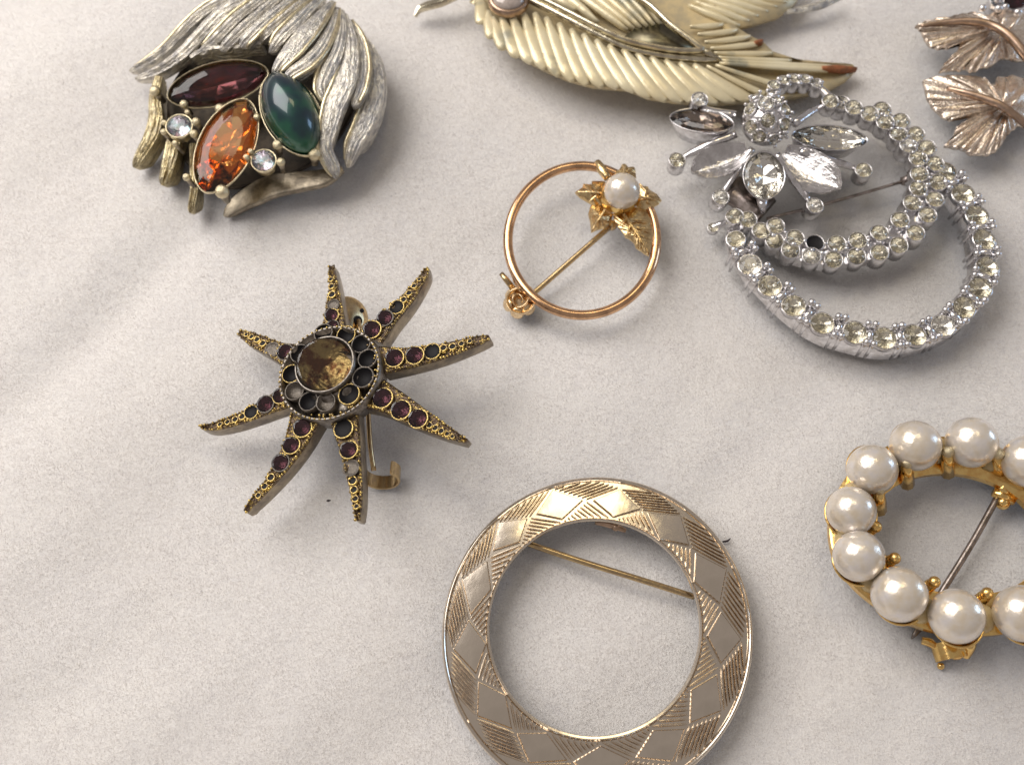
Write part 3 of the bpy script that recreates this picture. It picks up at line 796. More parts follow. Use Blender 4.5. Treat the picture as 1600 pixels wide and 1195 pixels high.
def build_gold_circle():
    t = thing('circle_pin', 'small gold wire circle brooch with one pearl on a gold flower', 'brooch', P(907, 377, 0))
    cl = [(948,272,.46),(930,269,.46),(898,259.5,.44),(869,260.5,.42),(841,270,.40),(817,291,.38),(800,320,.36),(793.5,349,.35),(796,376,.34),(807,405,.34),(824,433,.34),
          (845,457,.34),(869,475.5,.34),(898,488.5,.34),(930,493,.34),(964,489,.34),(993,472,.35),(1011,446,.36),(1021,417,.38),(1024,388,.42),(1020,358,.46),(1010,332,.46),(990,300,.44),(972,282,.46)]
    pts = [P(909.5+116*math.cos(a_), 376-116.5*math.sin(a_), .40+.06*math.cos(a_-.6)) for a_ in [2*math.pi*k_/96 for k_ in range(96)]]
    mb = MB(); mb.tube(pts, 0.072, 14, closed=True); mb.build('circle_wire', M_rose, t)
    # leaves of the flower
    C = (968, 305)
    def leaf(outline, z, zc, label=None, veins=()):
        mb = MB(); o2 = []
        m = len(outline)
        for i in range(m):
            a, b = outline[i], outline[(i+1) % m]
            za = a[2] if len(a) > 2 else z; zb = b[2] if len(b) > 2 else z
            for k in range(3):
                s = k/3; o2.append((a[0]+(b[0]-a[0])*s, a[1]+(b[1]-a[1])*s, za+(zb-za)*s + (random.uniform(-.012, .012))))
        cx = sum(p[0] for p in o2)/len(o2); cy = sum(p[1] for p in o2)/len(o2)
        flat_leaf(mb, o2, z, (cx, cy), zc, wob=.006)
        for (x0, y0, x1, y1, r) in veins:
            q0, q1 = P(x0, y0, zc+.02), P(x1, y1, (z+zc)/2+.03)
            mb.tube([q0, q0.lerp(q1, .5)+UP*.012, q1], [r/100, r/110, r/200], 6)
        return mb.build('leaf', M_goldleaf, t, sharp=35)
    leaf([(945,283),(925,283),(925,289),(912,287),(910,293),(898.5,300.5),(906,308),(923,318),(930,322),(950,320)], .50, .60, veins=[(940,302,903,300,2),(932,296,922,288,1.5),(932,306,922,314,1.5)])
    leaf([(950,322),(935,316),(923.5,320),(919,334),(922,345),(923.7,362.5),(934,358),(944,356),(954,347),(958,335)], .46, .60, veins=[(945,328,926,358,2),(938,338,924,335,1.4),(940,342,942,354,1.4)])
    leaf([(958,334),(960,343),(966,354),(973,362),(977,370),(984,373),(991.5,380),(994,387),(1001,391),(1007,396),(1014,399.5),(1017,390),(1019.5,381),(1023,370),(1020,357),(1017,343),(1009,328),(985,322)], .50, .56,
         veins=[(975,335,1013,395,2.6),(985,350,980,368,1.6),(992,360,990,377,1.6),(998,370,1001,388,1.5),(988,344,1012,346,1.8),(995,356,1018,360,1.8),(1001,368,1018,376,1.6),(980,340,968,352,1.5)])
    leaf([(995,290),(1000,286.5),(1006,291),(1012,291.5),(1015.5,297),(1026,303),(1033.8,312.8),(1030,318),(1021.6,323),(1008,328),(994,322)], .52, .60, veins=[(998,308,1029,313,2.2),(1008,306,1012,296,1.5),(1010,314,1018,321,1.5)])
    leaf([(958,277),(963,266),(967,266),(970,261),(972,256.5),(977,256),(982,261.5),(986,260.5),(991,261),(993,266),(994,277),(980,284)], .52, .60, veins=[(975,276,977,260,2.2),(980,276,989,264,1.6)])
    mb = MB(); mb.tube(smooth([P(933.5,254,.56), P(940,265,.60), P(950,279,.60)], 4), [.055, .075, .06], 10); mb.build('bud', M_goldleaf, t)
    mb = MB(); mb.lathe([(0.001, 0), (.27, 0.0), (.30, .05), (.24, .16), (.2, .2)], 20, frame(P(966, 309, .56), UP, 1)); mb.build('pearl_cup', M_gold, t)
    pm = MB(); pm.ball((0, 0, 0), 1, 40, 26); pearl = pm.mesh('small_pearl', M_pearl)
    inst('pearl', pearl, t, frame(P(972, 299, .86), (-.1, .1, 1), .262))
    # pin stem, joint and catch
    mb = MB(); mb.tube(smooth([P(952, 355, .30), P(905, 396, .24), P(850, 444, .16), P(815, 473, .14)], 6), .043, 9); mb.build('pin', M_pin, t)
    mb = MB(); mb.ball(P(956, 352, .26), .085, 12, 8); mb.build('pin_joint', M_goldleaf, t)
    mb = MB(); c = P(812, 470, .20)
    Mr = frame(c, (-.1, -.25, .95), 1)
    sp = [Mr @ Vector((r_*math.cos(a_), r_*math.sin(a_), .10-.35*r_+.02*math.sin(a_*2.5))) for a_, r_ in [(R(k*17), .035+.205*(k/46)) for k in range(47)]]
    mb.strip(sp, .075, [(-1, 0), (-1, .6), (0, 1), (1, .6), (1, 0)], up=[((q-c)-(q-c).dot(Mr.col[2].to_3d())*Mr.col[2].to_3d()).normalized() for q in sp], hgt=.022)
    for k in range(6):
        a_ = k*1.047+.3; nn_ = Mr.to_3x3() @ Vector((math.cos(a_)*.75, math.sin(a_)*.75, .65))
        mb.ball(Mr @ Vector((.185*math.cos(a_), .185*math.sin(a_), -.02+.02*(k % 2))), .105, 10, 7, up=nn_, sz=.32)
    mb.lathe([(.001, -.16), (.15, -.14), (.22, -.02), (.20, .02), (.001, .02)], 18, Mr)
    mb.tube(smooth([P(803, 430, .28), P(808, 442, .3), P(818, 452, .32), P(832, 466, .32)], 5), [.04, .045, .05, .04], 8)
    mb.build('catch', M_budgold, t)
    mb = MB(); mb.tube([P(783, 427, .30), P(791, 437, .28), P(802, 451, .22)], [.038, .046, .05], 8, flat=.8); mb.build('catch_lever', M_pin, t)
build_gold_circle()
# ------------------------------------------------------------------ oval brooch set with pearls
def build_pearl_brooch():
    t = thing('pearl_brooch', 'oval gold brooch set with cream pearls, cut off by the right edge', 'brooch', P(1505, 826, 0))
    pm = MB(); pm.ball((0, 0, 0), 1, 44, 30); pearl = pm.mesh('pearl', M_pearl)
    zc = 0.82
    L = [(1330,798,38),(1363,733,38.5),(1430,696,39.5),(1518,691,40.5),(1607,721,41),(1668,778,42),(1690,850,42),(1665,920,42),(1597,958,41),(1494.5,962,40.5),(1405,928,41),(1342,868.5,39.5)]
    cen = [P(x, y, zc) for x, y, r in L]
    m = len(L)
    C = Vector((0, 0, 0))
    for q in cen: C += q
    C /= m
    for i, (x, y, r) in enumerate(L):
        rr = r/120.0*random.uniform(.975, 1.02)
        if (x, y) == (1330, 798): lab = 'chipped pearl with yellow glue along its lower edge'
        else: lab = None
        inst('pearl', pearl, t, frame(cen[i], (random.uniform(-1, 1), random.uniform(-1, 1), random.uniform(.2, 1)), rr), label=lab)
    base = [Vector((q.x, q.y, 0.44)) for q in cen]
    for i, q in enumerate(base):
        mb = MB(); q = P(L[i][0]-5, L[i][1]+(9 if L[i][1] > 780 else 5), .48)
        # cup: shallow dish with a rim
        mb.lathe([(.001, -.10), (.18, -.10), (.29, -.02), (.335, .08), (.35, .13), (.335, .15), (.315, .11), (.2, .0)], 28, frame(q, (0, 0, 1), 1.0))
        cup = mb.build('cup', M_gold, t)
    ring = smooth([Vector((q.x, q.y, .42)) for q in base], 8, closed=True)
    ring = [p + (C-p).normalized()*0.09 for p in ring]
    mb = MB(); rings = []
    n = len(ring)
    for i, p in enumerate(ring):
        tt = (ring[(i+1) % n]-ring[i-1]).normalized(); sd = tt.cross(UP).normalized()
        rings.append([p+sd*a+UP*b for a, b in [(-.26, -.06), (-.26, .05), (-.2, .08), (.2, .08), (.26, .04), (.26, -.06)]])
    mb.loft(rings, closed=True); mb.build('back_frame', M_gold, t, sharp=50)
    # glue between the pearls
    for i in range(m):
        a, b = cen[i], cen[(i+1) % m]
        q = (a+b)/2; q.z = .58
        mb = MB(); mb.ball(q - UP*.02, .19, 14, 9, sz=.8); 
        mb.build('glue', M_glue, t)
    # prongs inside the ring
    for (x, y, zt) in [(1417.5,723,.86),(1481,706,.88),(1560,709,.86),(1374,764,.84),(1368.5,823,.72),(1398,872,.72),(1460,909,.72),(1542.5,926.5,.72),(1622,915,.72),(1640,775,.76)]:
        top = P(x, y, zt); inward = (Vector((C.x, C.y, top.z))-top).normalized()
        mb = MB(); mb.tube([top - UP*.02, ((top+P(x, y+34, .42))/2 if y < 800 else Vector((top.x, top.y, .58)) - inward*.02), (P(x, y+34, .42) if y < 800 else Vector((top.x, top.y, .42)) - inward*.05)], [.06, .085, .095], 8)
        pr = mb.build('prong', M_gold, t)
        inst('prong_tip', BALL_gold if y > 800 else BALL_pewter, pr, frame(top, UP, .078))
    # pin with hinge and catch
    mb = MB(); mb.tube(smooth([P(1562, 770, .36), P(1520, 846, .30), P(1473, 922, .22), P(1445, 968, .16), P(1424, 998, .10)], 5), [.045]*18+[.04, .03, .008], 9); mb.build('pin', M_darkpin, t)
    mb = MB(); mb.ball(P(1567, 785, .33), .10, 12, 8); mb.tube([P(1552, 768, .38), P(1585, 782, .38)], .07, 9); mb.tube([P(1580, 770, .36), P(1560, 760, .42)], .09, 8); mb.build('hinge', M_gold, t)
    c = P(1483, 1016, .20); mb = MB()
    pts = [c + Vector((.17*math.cos(a), .03*math.cos(a), .15*math.sin(a))) for a in [R(x) for x in range(-60, 230, 20)]]
    d = Vector((.5, -.86, 0))
    ups = [(q-c).normalized() for q in pts]
    mb.strip(pts, .11, [(-1, 0), (-1, 1), (1, 1), (1, 0)], up=ups, hgt=.035)
    mb.tube(smooth([P(1440, 1000, .24), P(1452, 1003, .25), P(1462, 1010, .22)], 4), [.05, .06, .05], 8)
    mb.ball(P(1470, 1040, .10), .05, 8, 6); mb.ball(P(1492, 1012, .26), .15, 14, 10, sz=.8)
    mb.tube(smooth([P(1500, 985, .40), P(1512, 1005, .30), P(1508, 1025, .18)], 4), [.1, .11, .06], 8)
    mb.build('catch', M_gold, t, sharp=45)
build_pearl_brooch()
# ------------------------------------------------------------------ rhinestone double loop brooch with a flower
def build_rhinestone():
    t = thing('rhinestone_brooch', 'silver rhinestone brooch of two open loops with a flower of marquise crystals', 'brooch', P(1330, 360, 0))
    px = 104.0
    # --- inner loop: two rows of stones in tube settings
    inner = [(1147.8,339,.52),(1168.5,344,.52),(1189,361.5,.54),(1211.8,354,.56),(1242,372.8,.57),(1272.8,380.4,.58),(1307,381.5,.58),(1340,376.6,.58),(1373.7,365,.60),(1405.7,344.6,.62),(1424.5,318,.65),(1434,295.7,.68),
             (1436,273,.70),(1434,248.6,.72),(1419,228.6,.73),(1404,211,.74),(1383,192,.75),(1358.6,179,.76),(1334,169.5,.76),(1314,162,.74)]
    outer = [(1210,377,.53),(1235,391.7,.54),(1268,401,.55),(1302,406.7,.55),(1338,401,.55),(1373.7,395.5,.56),(1403.8,384,.58),(1430,365,.60),(1449,337,.62),(1460,312.6,.64),(1465,286,.66),(1461,257,.68),(1448,232,.69),(1431,211,.70),(1407.6,190,.71),(1378,172,.72)]
    for i, (x, y, z) in enumerate(inner+outer):
        q = P(x, y, z); nn = Vector((random.gauss(-.05, .05), random.gauss(-.03, .05), 1)).normalized(); r = 12.6/px
        b_ = inst('stone_setting', BEZ_silver, t, frame(q, nn, r, sz=.25))
        if (x, y) == (1272.8, 380.4):
            inst('socket', SOCKET, b_, frame(q+UP*.005, nn, r, sz=r*.4), label='empty black socket')
        else:
            inst('rhinestone', ROUND['aged'] if random.random() < .94 else ROUND['clear'], b_, frame(q+nn*.012, nn, r*.98, sz=r*.85, xdir=(math.cos(i*1.7), math.sin(i*1.7), 0)))
    # small grains between the two rows
    mb = MB()
    for i in range(3, 18):
        a = inner[i]; best = sorted(outer, key=lambda o: (o[0]-a[0])**2+(o[1]-a[1])**2)[:2]
        for b in best:
            mb.ball(P((a[0]+b[0])/2+random.uniform(-3, 3), (a[1]+b[1])/2+random.uniform(-3, 3), (a[2]+b[2])/2+.03), random.uniform(.03, .042), 8, 6)
    for i in range(3, 18):
        a, b = inner[i], inner[i+1]
        mb.ball(P((a[0]+b[0])/2, (a[1]+b[1])/2, (a[2]+b[2])/2+.02), .03, 8, 6)
    mb.build('grain_row', M_silver, t, kind='stuff')
    # web of metal under the rows
    def web(path, half, top, bottom, name):
        pts = smooth(PS(path), 5); m = MB()
        m.strip(pts, half, [(-1, bottom), (-1, top), (1, top), (1, bottom)], hgt=1.0)
        return m.build(name, M_silver, t, sharp=45)
    mid = []
    for a in inner[3:18]:
        b = min(outer, key=lambda o: (o[0]-a[0])**2+(o[1]-a[1])**2); mid.append(((a[0]+b[0])/2, (a[1]+b[1])/2, (a[2]+b[2])/2))
    web(mid, .17, -.07, -.26, 'inner_loop')
    web([(1150,339,.46),(1170,344,.46),(1190,360,.48),(1211,363,.50),(1222,378,.50)], .10, -.03, -.22, 'inner_loop_end')
    # --- outer loop with pairs of prong balls
    O = [(1114,356,.30),(1149.7,374,.50),(1172,414,.52),(1203,447,.53),(1240,478,.54),(1285,505.5,.54),(1336,520,.54),(1382,529,.54),(1430,524,.54),(1474,509,.54),(1506,481,.55),(1531,451,.56),(1543,417,.57),(1538,374.7,.58),(1527,337,.60),(1505,303,.61),(1476,269,.62)]
    P3 = PS(O); path = smooth(P3, 6)
    m2 = MB(); rg = []; path = smooth([P(1152, 338, .44)]+P3[1:]+[P(1462, 252, .60)], 6)
    for i_, p_ in enumerate(path):
        s_ = i_/(len(path)-1); tt = (path[min(i_+1, len(path)-1)]-path[max(i_-1, 0)]).normalized(); sd = tt.cross(UP).normalized()
        dp = interp([.14, .16, .18, .22, .30, .36, .38, .38, .38, .38, .38, .36, .34, .32, .30, .28, .24], s_); wd_ = interp([.10, .15, .155, .155, .155, .155, .155, .15, .12], s_)
        rg.append([p_+sd*(a_*wd_)+UP*b_ for a_, b_ in [(-1, -dp), (-.92, -.10), (-.7, -.05), (.7, -.05), (.92, -.10), (1, -dp)]])
    m2.loft(rg); m2.tube(smooth([P(1114, 357, .24), P(1130, 350, .30), P(1156, 346, .38)], 4), [.07, .06, .07], 8); m2.build('outer_loop', M_silver, t, sharp=45)
    cen = P(1350, 395, .5)
    for i in range(len(O)):
        q = P3[i]; r = (18.5 if i > 1 else 15 if i else 9)/px
        tl = .14 if i else .0
        outd = (q-cen); outd.z = 0; outd.normalize()
        nn = (UP + outd*random.uniform(-.02, .10)+Vector((random.gauss(0, .04), random.gauss(0, .04), 0))).normalized()
        b_ = inst('stone_setting', BEZ_silver, t, frame(q+UP*.0, nn, r*.86, sz=.08))
        inst('rhinestone', ROUND['clear'] if i in (9, 2) else ROUND['aged'], b_, frame(q+nn*.012, nn, r*.9, sz=r*.6, xdir=(math.cos(i*2.1), math.sin(i*2.1), 0)))
    for i in range(1, len(O)-1):
        a, b = P3[i], P3[i+1]; q = (a+b)/2; tan = (b-a).normalized(); sd = tan.cross(UP).normalized()
        for s_ in (-1, 1):
            for u in (-1, 1):
                c = q + sd*s_*(.148+random.uniform(-.012, .012)) + tan*u*.048 + UP*(.07+random.uniform(-.015, .015))
                pr = inst('prong_ball', BALL_silver, t, frame(c, UP, random.uniform(.046, .056)))
        mb = MB()
        for s_ in (-1, 1):
            for u in (-1, 1):
                c = q + sd*s_*.135 + tan*u*.055
                mb.tube([c+UP*.06, c+sd*s_*.02-UP*.16, c+sd*s_*.03-UP*.38], [.035, .03, .022], 6)
        mb.tube([q+sd*.1+UP*.02, q-sd*.1+UP*.02], .05, 6)
        mb.build('prong', M_silver, t)
    # --- flower head: dome of stones
    hc = P(1199, 184, .92); sc_ = hc-UP*.08
    def on_sphere(x, y, rad):
        d = (P(x, y, 0)-CAM).normalized(); m_ = (sc_-CAM).dot(d); near = CAM+d*m_
        h2 = rad*rad-(near-sc_).length_squared
        return CAM+d*(m_-math.sqrt(h2)) if h2 > 0 else sc_+(near-sc_).normalized()*rad
    mb = MB(); mb.ball(sc_, .375, 28, 18, sz=.98); mb.build('flower_dome', M_silver, t)
    for i, (x, y, r, z) in enumerate([(1197.4,161.8,13,1.04),(1200,188.6,11.5,1.13),(1172,171,11,.98),(1174,198.6,11.5,1.0),(1186.5,213,12,.98),(1209,218.7,11,.94),(1227.5,171.9,10.5,.94),(1226,195,11,.96),(1179,151.4,10,.90),(1211,141,10.5,.92),(1222,212,8,.88),(1214,158,9,1.0)]):
        q = on_sphere(x, y, .395); nn = (q-sc_).normalized(); rr = r/px*.90
        b_ = inst('stone_setting', BEZ_silver, t, frame(q, nn, rr, sz=.07))
        inst('rhinestone', ROUND['aged'] if i % 5 else ROUND['clear'], b_, frame(q+nn*.012, nn, rr*.98, sz=rr*.85, xdir=(math.cos(i*1.3), math.sin(i*1.3), .1)))
        for k in range(3):
            a = k*2.1+i
            inst('prong_ball', BALL_silver, t, frame(q+nn*.03+(frame((0, 0, 0), nn).to_3x3() @ Vector((math.cos(a)*rr*1.15, math.sin(a)*rr*1.15, 0))), UP, .03))
    # thin branch at the top, running right
    for i, (x, y, z) in enumerate([(1209,134,.84),(1224,126.5,.82),(1240,124,.80),(1258,124.7,.78),(1276,131,.76)]):
        q = P(x, y, z); b_ = inst('stone_setting', BEZ_silver, t, frame(q, (0, .15, 1), .085, sz=.2))
        inst('rhinestone', ROUND['aged'], b_, frame(q+UP*.01, (0, .15, 1), .083, sz=.07))
    for (x, y, z) in [(1217,124,.86),(1232,120,.84),(1249,120,.83),(1266,123,.81),(1283,129,.80),(1232,133,.86),(1249,131,.84)]:
        inst('prong_ball', BALL_silver, t, frame(P(x, y, z), UP, .042))
    mb = MB(); mb.tube(smooth([P(1205,150,.74), P(1225,134,.72), P(1250,130,.70), P(1278,137,.70), P(1300,156,.70), P(1318,166,.70)], 5), [.07, .07, .06, .06, .07, .07], 9); mb.build('branch', M_silver, t)
    # marquise petals
    mq_clear = marquise('marquise_crystal', G_clear, F_clear, .42); mq_round = marquise('pear_crystal', G_clear, F_clear, .62)
    mq_smoke = marquise('marquise_smoky', G_smoke, F_smoke, .50)
    def setting(x0, y0, z0, x1, y1, z1, wpx, mesh, lab, nrm=(0, 0, 1), deep=.30, gh=1.0, mw=.42):
        a, b = P(x0, y0, z0), P(x1, y1, z1); c = (a+b)/2; h = (b-a).length/2; xd = (b-a).normalized()
        n = Vector(nrm); n = (n - xd*n.dot(xd)).normalized(); wf = wpx/px/2
        M = frame(c, n, 1, xdir=xd)
        mb = MB(); rings = []; K = 36
        for sc, z in [(.8, -deep), (.90, -.12), (1.03, -.01), (1.06, .02), (1.02, .03), (.98, .0), (.93, -.08)]:
            ring = []
            for k in range(K):
                an = 2*math.pi*k/K; si = math.sin(an)
                ring.append(M @ Vector((math.cos(an)*h*(sc if sc < 1 else 1+(sc-1)*wf/h), math.copysign(abs(si)**1.15, si)*wf*sc, z)))
            rings.append(ring)
        mb.loft(rings, caps=(True, False)); s_ = mb.build('petal_setting', M_silver, t, label=lab)
        inst('marquise_stone', mesh, s_, frame(c+n*.0, n, 1, xdir=xd, sx=h*.98, sy=wf*.97/mw, sz=gh*h*.8))
        return s_
    setting(1047, 183, .62, 1146, 197, .80, 50, mq_smoke, 'petal with a dark smoky marquise stone', (-.06, .18, 1), mw=.50)
    setting(1237, 213, .84, 1355, 219, .70, 45, mq_clear, 'petal with a long clear marquise crystal', (.05, .02, 1))
    setting(1195, 238, .84, 1192, 312, .68, 62, mq_round, 'petal with a plump clear crystal below the flower', (0, -.1, 1), mw=.62)
    # bright metal leaves with a groove
    def vleaf(a, b, ctrl, wmax, za, zb, dip, lab, roll=0):
        pts = smooth([P(a[0], a[1], za), P(ctrl[0], ctrl[1], (za+zb)/2-.01), P(b[0], b[1], zb)], 10)
        n = len(pts); rings = []
        for i, p in enumerate(pts):
            tt = (pts[min(i+1, n-1)]-pts[max(i-1, 0)]).normalized(); sd = tt.cross(UP).normalized(); u = sd.cross(tt)
            s = i/(n-1); wd = wmax/px*(.22+.78*math.sin(math.pi*min(1, (s*.92+.06)))**.8) * (1 if s < .9 else (1-s)/.1*.75+.25)
            prof = []
            for q in (-1, -.8, -.5, -.2, 0, .2, .5, .8, 1):
                prof.append(p+sd*(wd*q)+u*(dip*(abs(q)**1.4)-dip*.5+roll*q*wd))
            back = [p+sd*(wd*q)+u*(dip*(abs(q)**1.4)-dip*.5-.05+roll*q*wd) for q in (.95, .4, -.4, -.95)]
            rings.append(prof+back)
        mb = MB(); mb.loft(rings); return mb.build('metal_leaf', M_silver_leaf, t, label=lab, sharp=50)
    vleaf((1168,236), (1080,268), (1122,254), 26, .78, .60, .10, 'grooved silver leaf pointing left', roll=.15)
    vleaf((1222,240), (1314,292), (1266,270), 30, .64, .80, .10, 'bright grooved silver leaf pointing right', roll=-.38)
    # stamens ending in single stones
    def stamen(x, y, z, path, rad, kind, lab):
        q = P(x, y, z); r = 12.5/px; nn = Vector((random.gauss(0, .05), -.03, 1)).normalized()
        mb = MB(); pts = smooth(PS(path), 4); mb.tube(pts, rad, 8, flat=.8); st = mb.build('stamen', M_silver, t, label=lab)
        inst('stone_setting', BEZ_silver, st, frame(q, nn, r*.95, sz=.22))
        inst('rhinestone', ROUND[kind], st, frame(q+nn*.01, nn, r*.93, sz=r*.8))
    stamen(1093, 156, .78, [(1096,168,.66),(1110,176,.66),(1150,180,.74)], [.08, .09, .07], 'clear', 'stamen with one stone above the smoky petal')
    stamen(1058, 251, .60, [(1068,246,.52),(1088,236,.58),(1110,226,.66),(1150,210,.74)], [.05, .07, .08, .06], 'aged', 'stamen with one stone left of the flower')
    stamen(1126, 309, .62, [(1131,300,.52),(1145,278,.60),(1160,255,.70),(1176,232,.80)], [.045, .055, .05, .05], 'clear', 'stamen with one stone at the lower left of the flower')
    stamen(1273, 322, .66, [(1264,314,.56),(1246,291,.64),(1228,266,.74),(1214,240,.82)], [.055, .055, .045, .05], 'clear', 'stamen with one sparkling stone at the lower right')
    stamen(1349, 267, .66, [(1336,263,.58),(1318,257,.62),(1285,248,.68),(1250,236,.78)], [.05, .06, .07, .06], 'aged', 'stamen with one stone right of the flower')
    stamen(1297, 159, .84, [(1287,166,.74),(1268,175,.78),(1240,194,.84)], [.05, .06, .07], 'aged', 'stamen with one stone above the long clear petal')
    # stem below the lower petal, back plate, pin
    mb = MB(); mb.tube([P(1192,310,.6), P(1192,334,.5)], [.1, .03], 8); mb.build('stem', M_silver, t)
    mb = MB(); rings = []
    for s in range(8):
        f = s/7; rings.append([P(1140+f*55+dx, 300+f*35+dy, .34) + UP*h_ for dx, dy, h_ in [(-12, 14, 0), (-14, 10, .06), (14, -22, .06), (18, -20, 0)]])
    mb.loft(rings); mb.build('back_plate', M_darkpin, t)
    mb = MB(); mb.tube(smooth([P(1198, 342, .22), P(1300, 316, .26), P(1414, 283, .30)], 6), .026, 8); mb.build('pin', M_darkpin, t)
    mb = MB(); mb.tube([P(1408, 284, .30), P(1432, 279, .34)], [.06, .12], 10); mb.build('hinge', M_darkpin, t)
build_rhinestone()
# ------------------------------------------------------------------ antique flower bud brooch with coloured stones
def build_bud():
    t = thing('flower_bud_brooch', 'antiqued silver bud brooch of ribbed strands around purple, amber and green stones', 'brooch', P(395, 190, 0))
    px = 98.0
    def strand(path, wid, hgt=.16, mat=None, edge=None, lab=None, name='strand', thick=.16, conv=1.0):
        pts = smooth(PS(path), 7); n = len(pts)
        base = [v/px/2*.93 for v in wid]; acc = [0]
        for i in range(1, n): acc.append(acc[-1]+(pts[i]-pts[i-1]).length)
        wid = []
        for i in range(n):
            w0 = interp(base, i/(n-1)); dd = acc[-1]-acc[i]; rr = .11
            k_ = math.sqrt(max(0.0, 1-(1-min(1, dd/rr))**2)) if dd < rr else 1
            wid.append(w0*max(.30, k_))
        c = conv
        prof = [(-.9, -1.0), (-1, -.15), (-.9, .14*c), (-.72, .17*c), (-.52, .34*c), (-.30, .28*c), (-.08, .44*c), (.12, .34*c), (.34, .40*c), (.54, .24*c), (.76, .22*c), (.9, .10*c), (1, -.15), (.9, -1.0)]
        hs = [thick*.55]+[thick]*(8)+[thick*.45]
        mb = MB(); mb.strip(pts, wid, prof, hgt=hs)
        st = mb.build(name, mat or M_pewter, t, label=lab, sharp=60)
        if edge:
            mb = MB(); e = []
            for i, p in enumerate(pts):
                tt = (pts[min(i+1, n-1)]-pts[max(i-1, 0)]).normalized(); sd = tt.cross(UP).normalized()
                e.append(p+sd*(edge*wid[i]*.90)+UP*(.03*interp(hs, i/(n-1))/.16+.0))
            mb.tube(e[:-2], [.012]+[.034]*6+[.016], 7, flat=.8); mb.build('burnished_edge', M_pewter_edge, st)
        return st
    # hollow body behind the stones, its inner shade painted near black
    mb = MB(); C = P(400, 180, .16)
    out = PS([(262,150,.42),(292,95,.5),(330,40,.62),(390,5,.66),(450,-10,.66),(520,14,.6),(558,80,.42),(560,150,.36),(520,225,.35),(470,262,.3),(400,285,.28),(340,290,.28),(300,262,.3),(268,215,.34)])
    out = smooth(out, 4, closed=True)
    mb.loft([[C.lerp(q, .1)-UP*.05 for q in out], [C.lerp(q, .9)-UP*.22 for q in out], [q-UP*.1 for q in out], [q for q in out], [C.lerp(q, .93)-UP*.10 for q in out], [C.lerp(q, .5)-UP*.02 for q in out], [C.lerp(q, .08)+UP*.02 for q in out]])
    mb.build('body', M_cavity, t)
    # outer layer, left: two long blades that end free
    strand([(400,-22,.9),(362,-4,.92),(325,14,.86),(292,42,.74),(262,74,.60),(232,97,.48),(203,112,.36)], [22, 24, 22, 20, 17, 14, 9], edge=1)
    strand([(425,-14,.96),(385,0,1.0),(345,22,.98),(315,52,.88),(285,84,.74),(248,110,.58),(212,124,.44)], [22, 28, 28, 26, 25, 20, 11], edge=None)
    # strands falling over the purple stone
    strand([(440,-18,1.02),(405,2,1.08),(370,28,1.08),(340,58,1.02),(312,86,.90)], [16, 20, 22, 22, 16], edge=1)
    strand([(456,-16,1.05),(425,6,1.12),(392,34,1.14),(365,60,1.10),(345,80,1.0)], [16, 18, 20, 22, 20])
    strand([(474,-12,1.08),(445,10,1.16),(415,34,1.18),(392,56,1.16),(376,74,1.06)], [16, 20, 24, 26, 24], edge=-1)
    strand([(490,-8,1.08),(465,12,1.16),(440,32,1.18),(418,50,1.16),(404,66,1.06)], [14, 18, 20, 20, 18])
    # scalloped lip above the purple stone
    mb = MB(); mb.strip(smooth(PS([(300,92,.86),(312,84,.90),(330,78,.94),(352,77,.98),(372,76,1.0),(392,72,1.02),(410,70,1.04)]), 4), .035, [(-1, -3.6), (-1, .9), (0, 1.3), (1, .9), (1, -3.6)], hgt=.055)
    mb.build('lip', M_pewter, t, sharp=50)
    # middle strands ending at the green stone
    strand([(505,-4,1.10),(482,16,1.20),(460,38,1.24),(438,60,1.22),(422,84,1.12)], [14, 22, 26, 24, 13], edge=1)
    strand([(520,4,1.10),(503,26,1.20),(480,52,1.27),(457,80,1.28),(437,104,1.24),(428,124,1.12)], [12, 26, 38, 36, 24, 13], edge=-1)
    strand([(527,14,1.08),(518,44,1.18),(502,76,1.26),(480,100,1.28),(456,116,1.24),(442,132,1.12)], [12, 22, 26, 28, 26, 12], edge=-1)
    # right hand strands, long and twisting down
    strand([(533,18,1.06),(532,50,1.16),(524,84,1.20),(510,112,1.18),(502,140,1.10),(512,168,1.0)], [12, 22, 28, 30, 22, 10], edge=1)
    strand([(538,24,1.02),(545,56,1.10),(546,92,1.14),(538,128,1.12),(522,165,1.06),(513,200,.98),(508,232,.86),(520,262,.70),(526,280,.60)], [12, 24, 32, 38, 36, 30, 26, 24, 10], edge=1)
    strand([(546,34,.94),(562,66,.98),(567,104,1.0),(562,140,1.0),(552,168,.96)], [12, 20, 26, 24, 12], edge=-1)
    strand([(552,44,.84),(576,80,.82),(584,120,.80),(580,160,.80),(566,198,.78),(551,228,.72),(543,262,.56)], [12, 26, 34, 36, 32, 26, 11], edge=1)
    strand([(556,52,.6),(585,95,.5),(592,140,.48),(584,180,.48),(570,212,.45),(556,240,.40)], [14, 26, 26, 26, 24, 14], mat=M_pewter)
    # bottom petal, dull brown
    strand([(534,262,.46),(505,276,.46),(468,282,.42),(430,288,.36),(396,302,.26),(370,318,.16),(350,338,.06)], [16, 30, 36, 42, 42, 32, 14], mat=M_pewter_dark, thick=.10, conv=.5)
    # chisel-cut lower tips on the left
    strand([(248,120,.62),(242,150,.56),(243,185,.50),(236,212,.44),(222,238,.36),(209,262,.26)], [14, 20, 26, 26, 22, 14], thick=.30, conv=.45, mat=M_pewter_gilt)
    strand([(276,195,.56),(270,225,.50),(263,258,.42),(254,290,.30)], [20, 26, 25, 18], thick=.32, conv=.45, mat=M_pewter_gilt)
    strand([(302,225,.50),(303,265,.44),(303,300,.36),(297,333,.24)], [14, 14, 14, 12], thick=.30, conv=.45, mat=M_pewter_gilt)
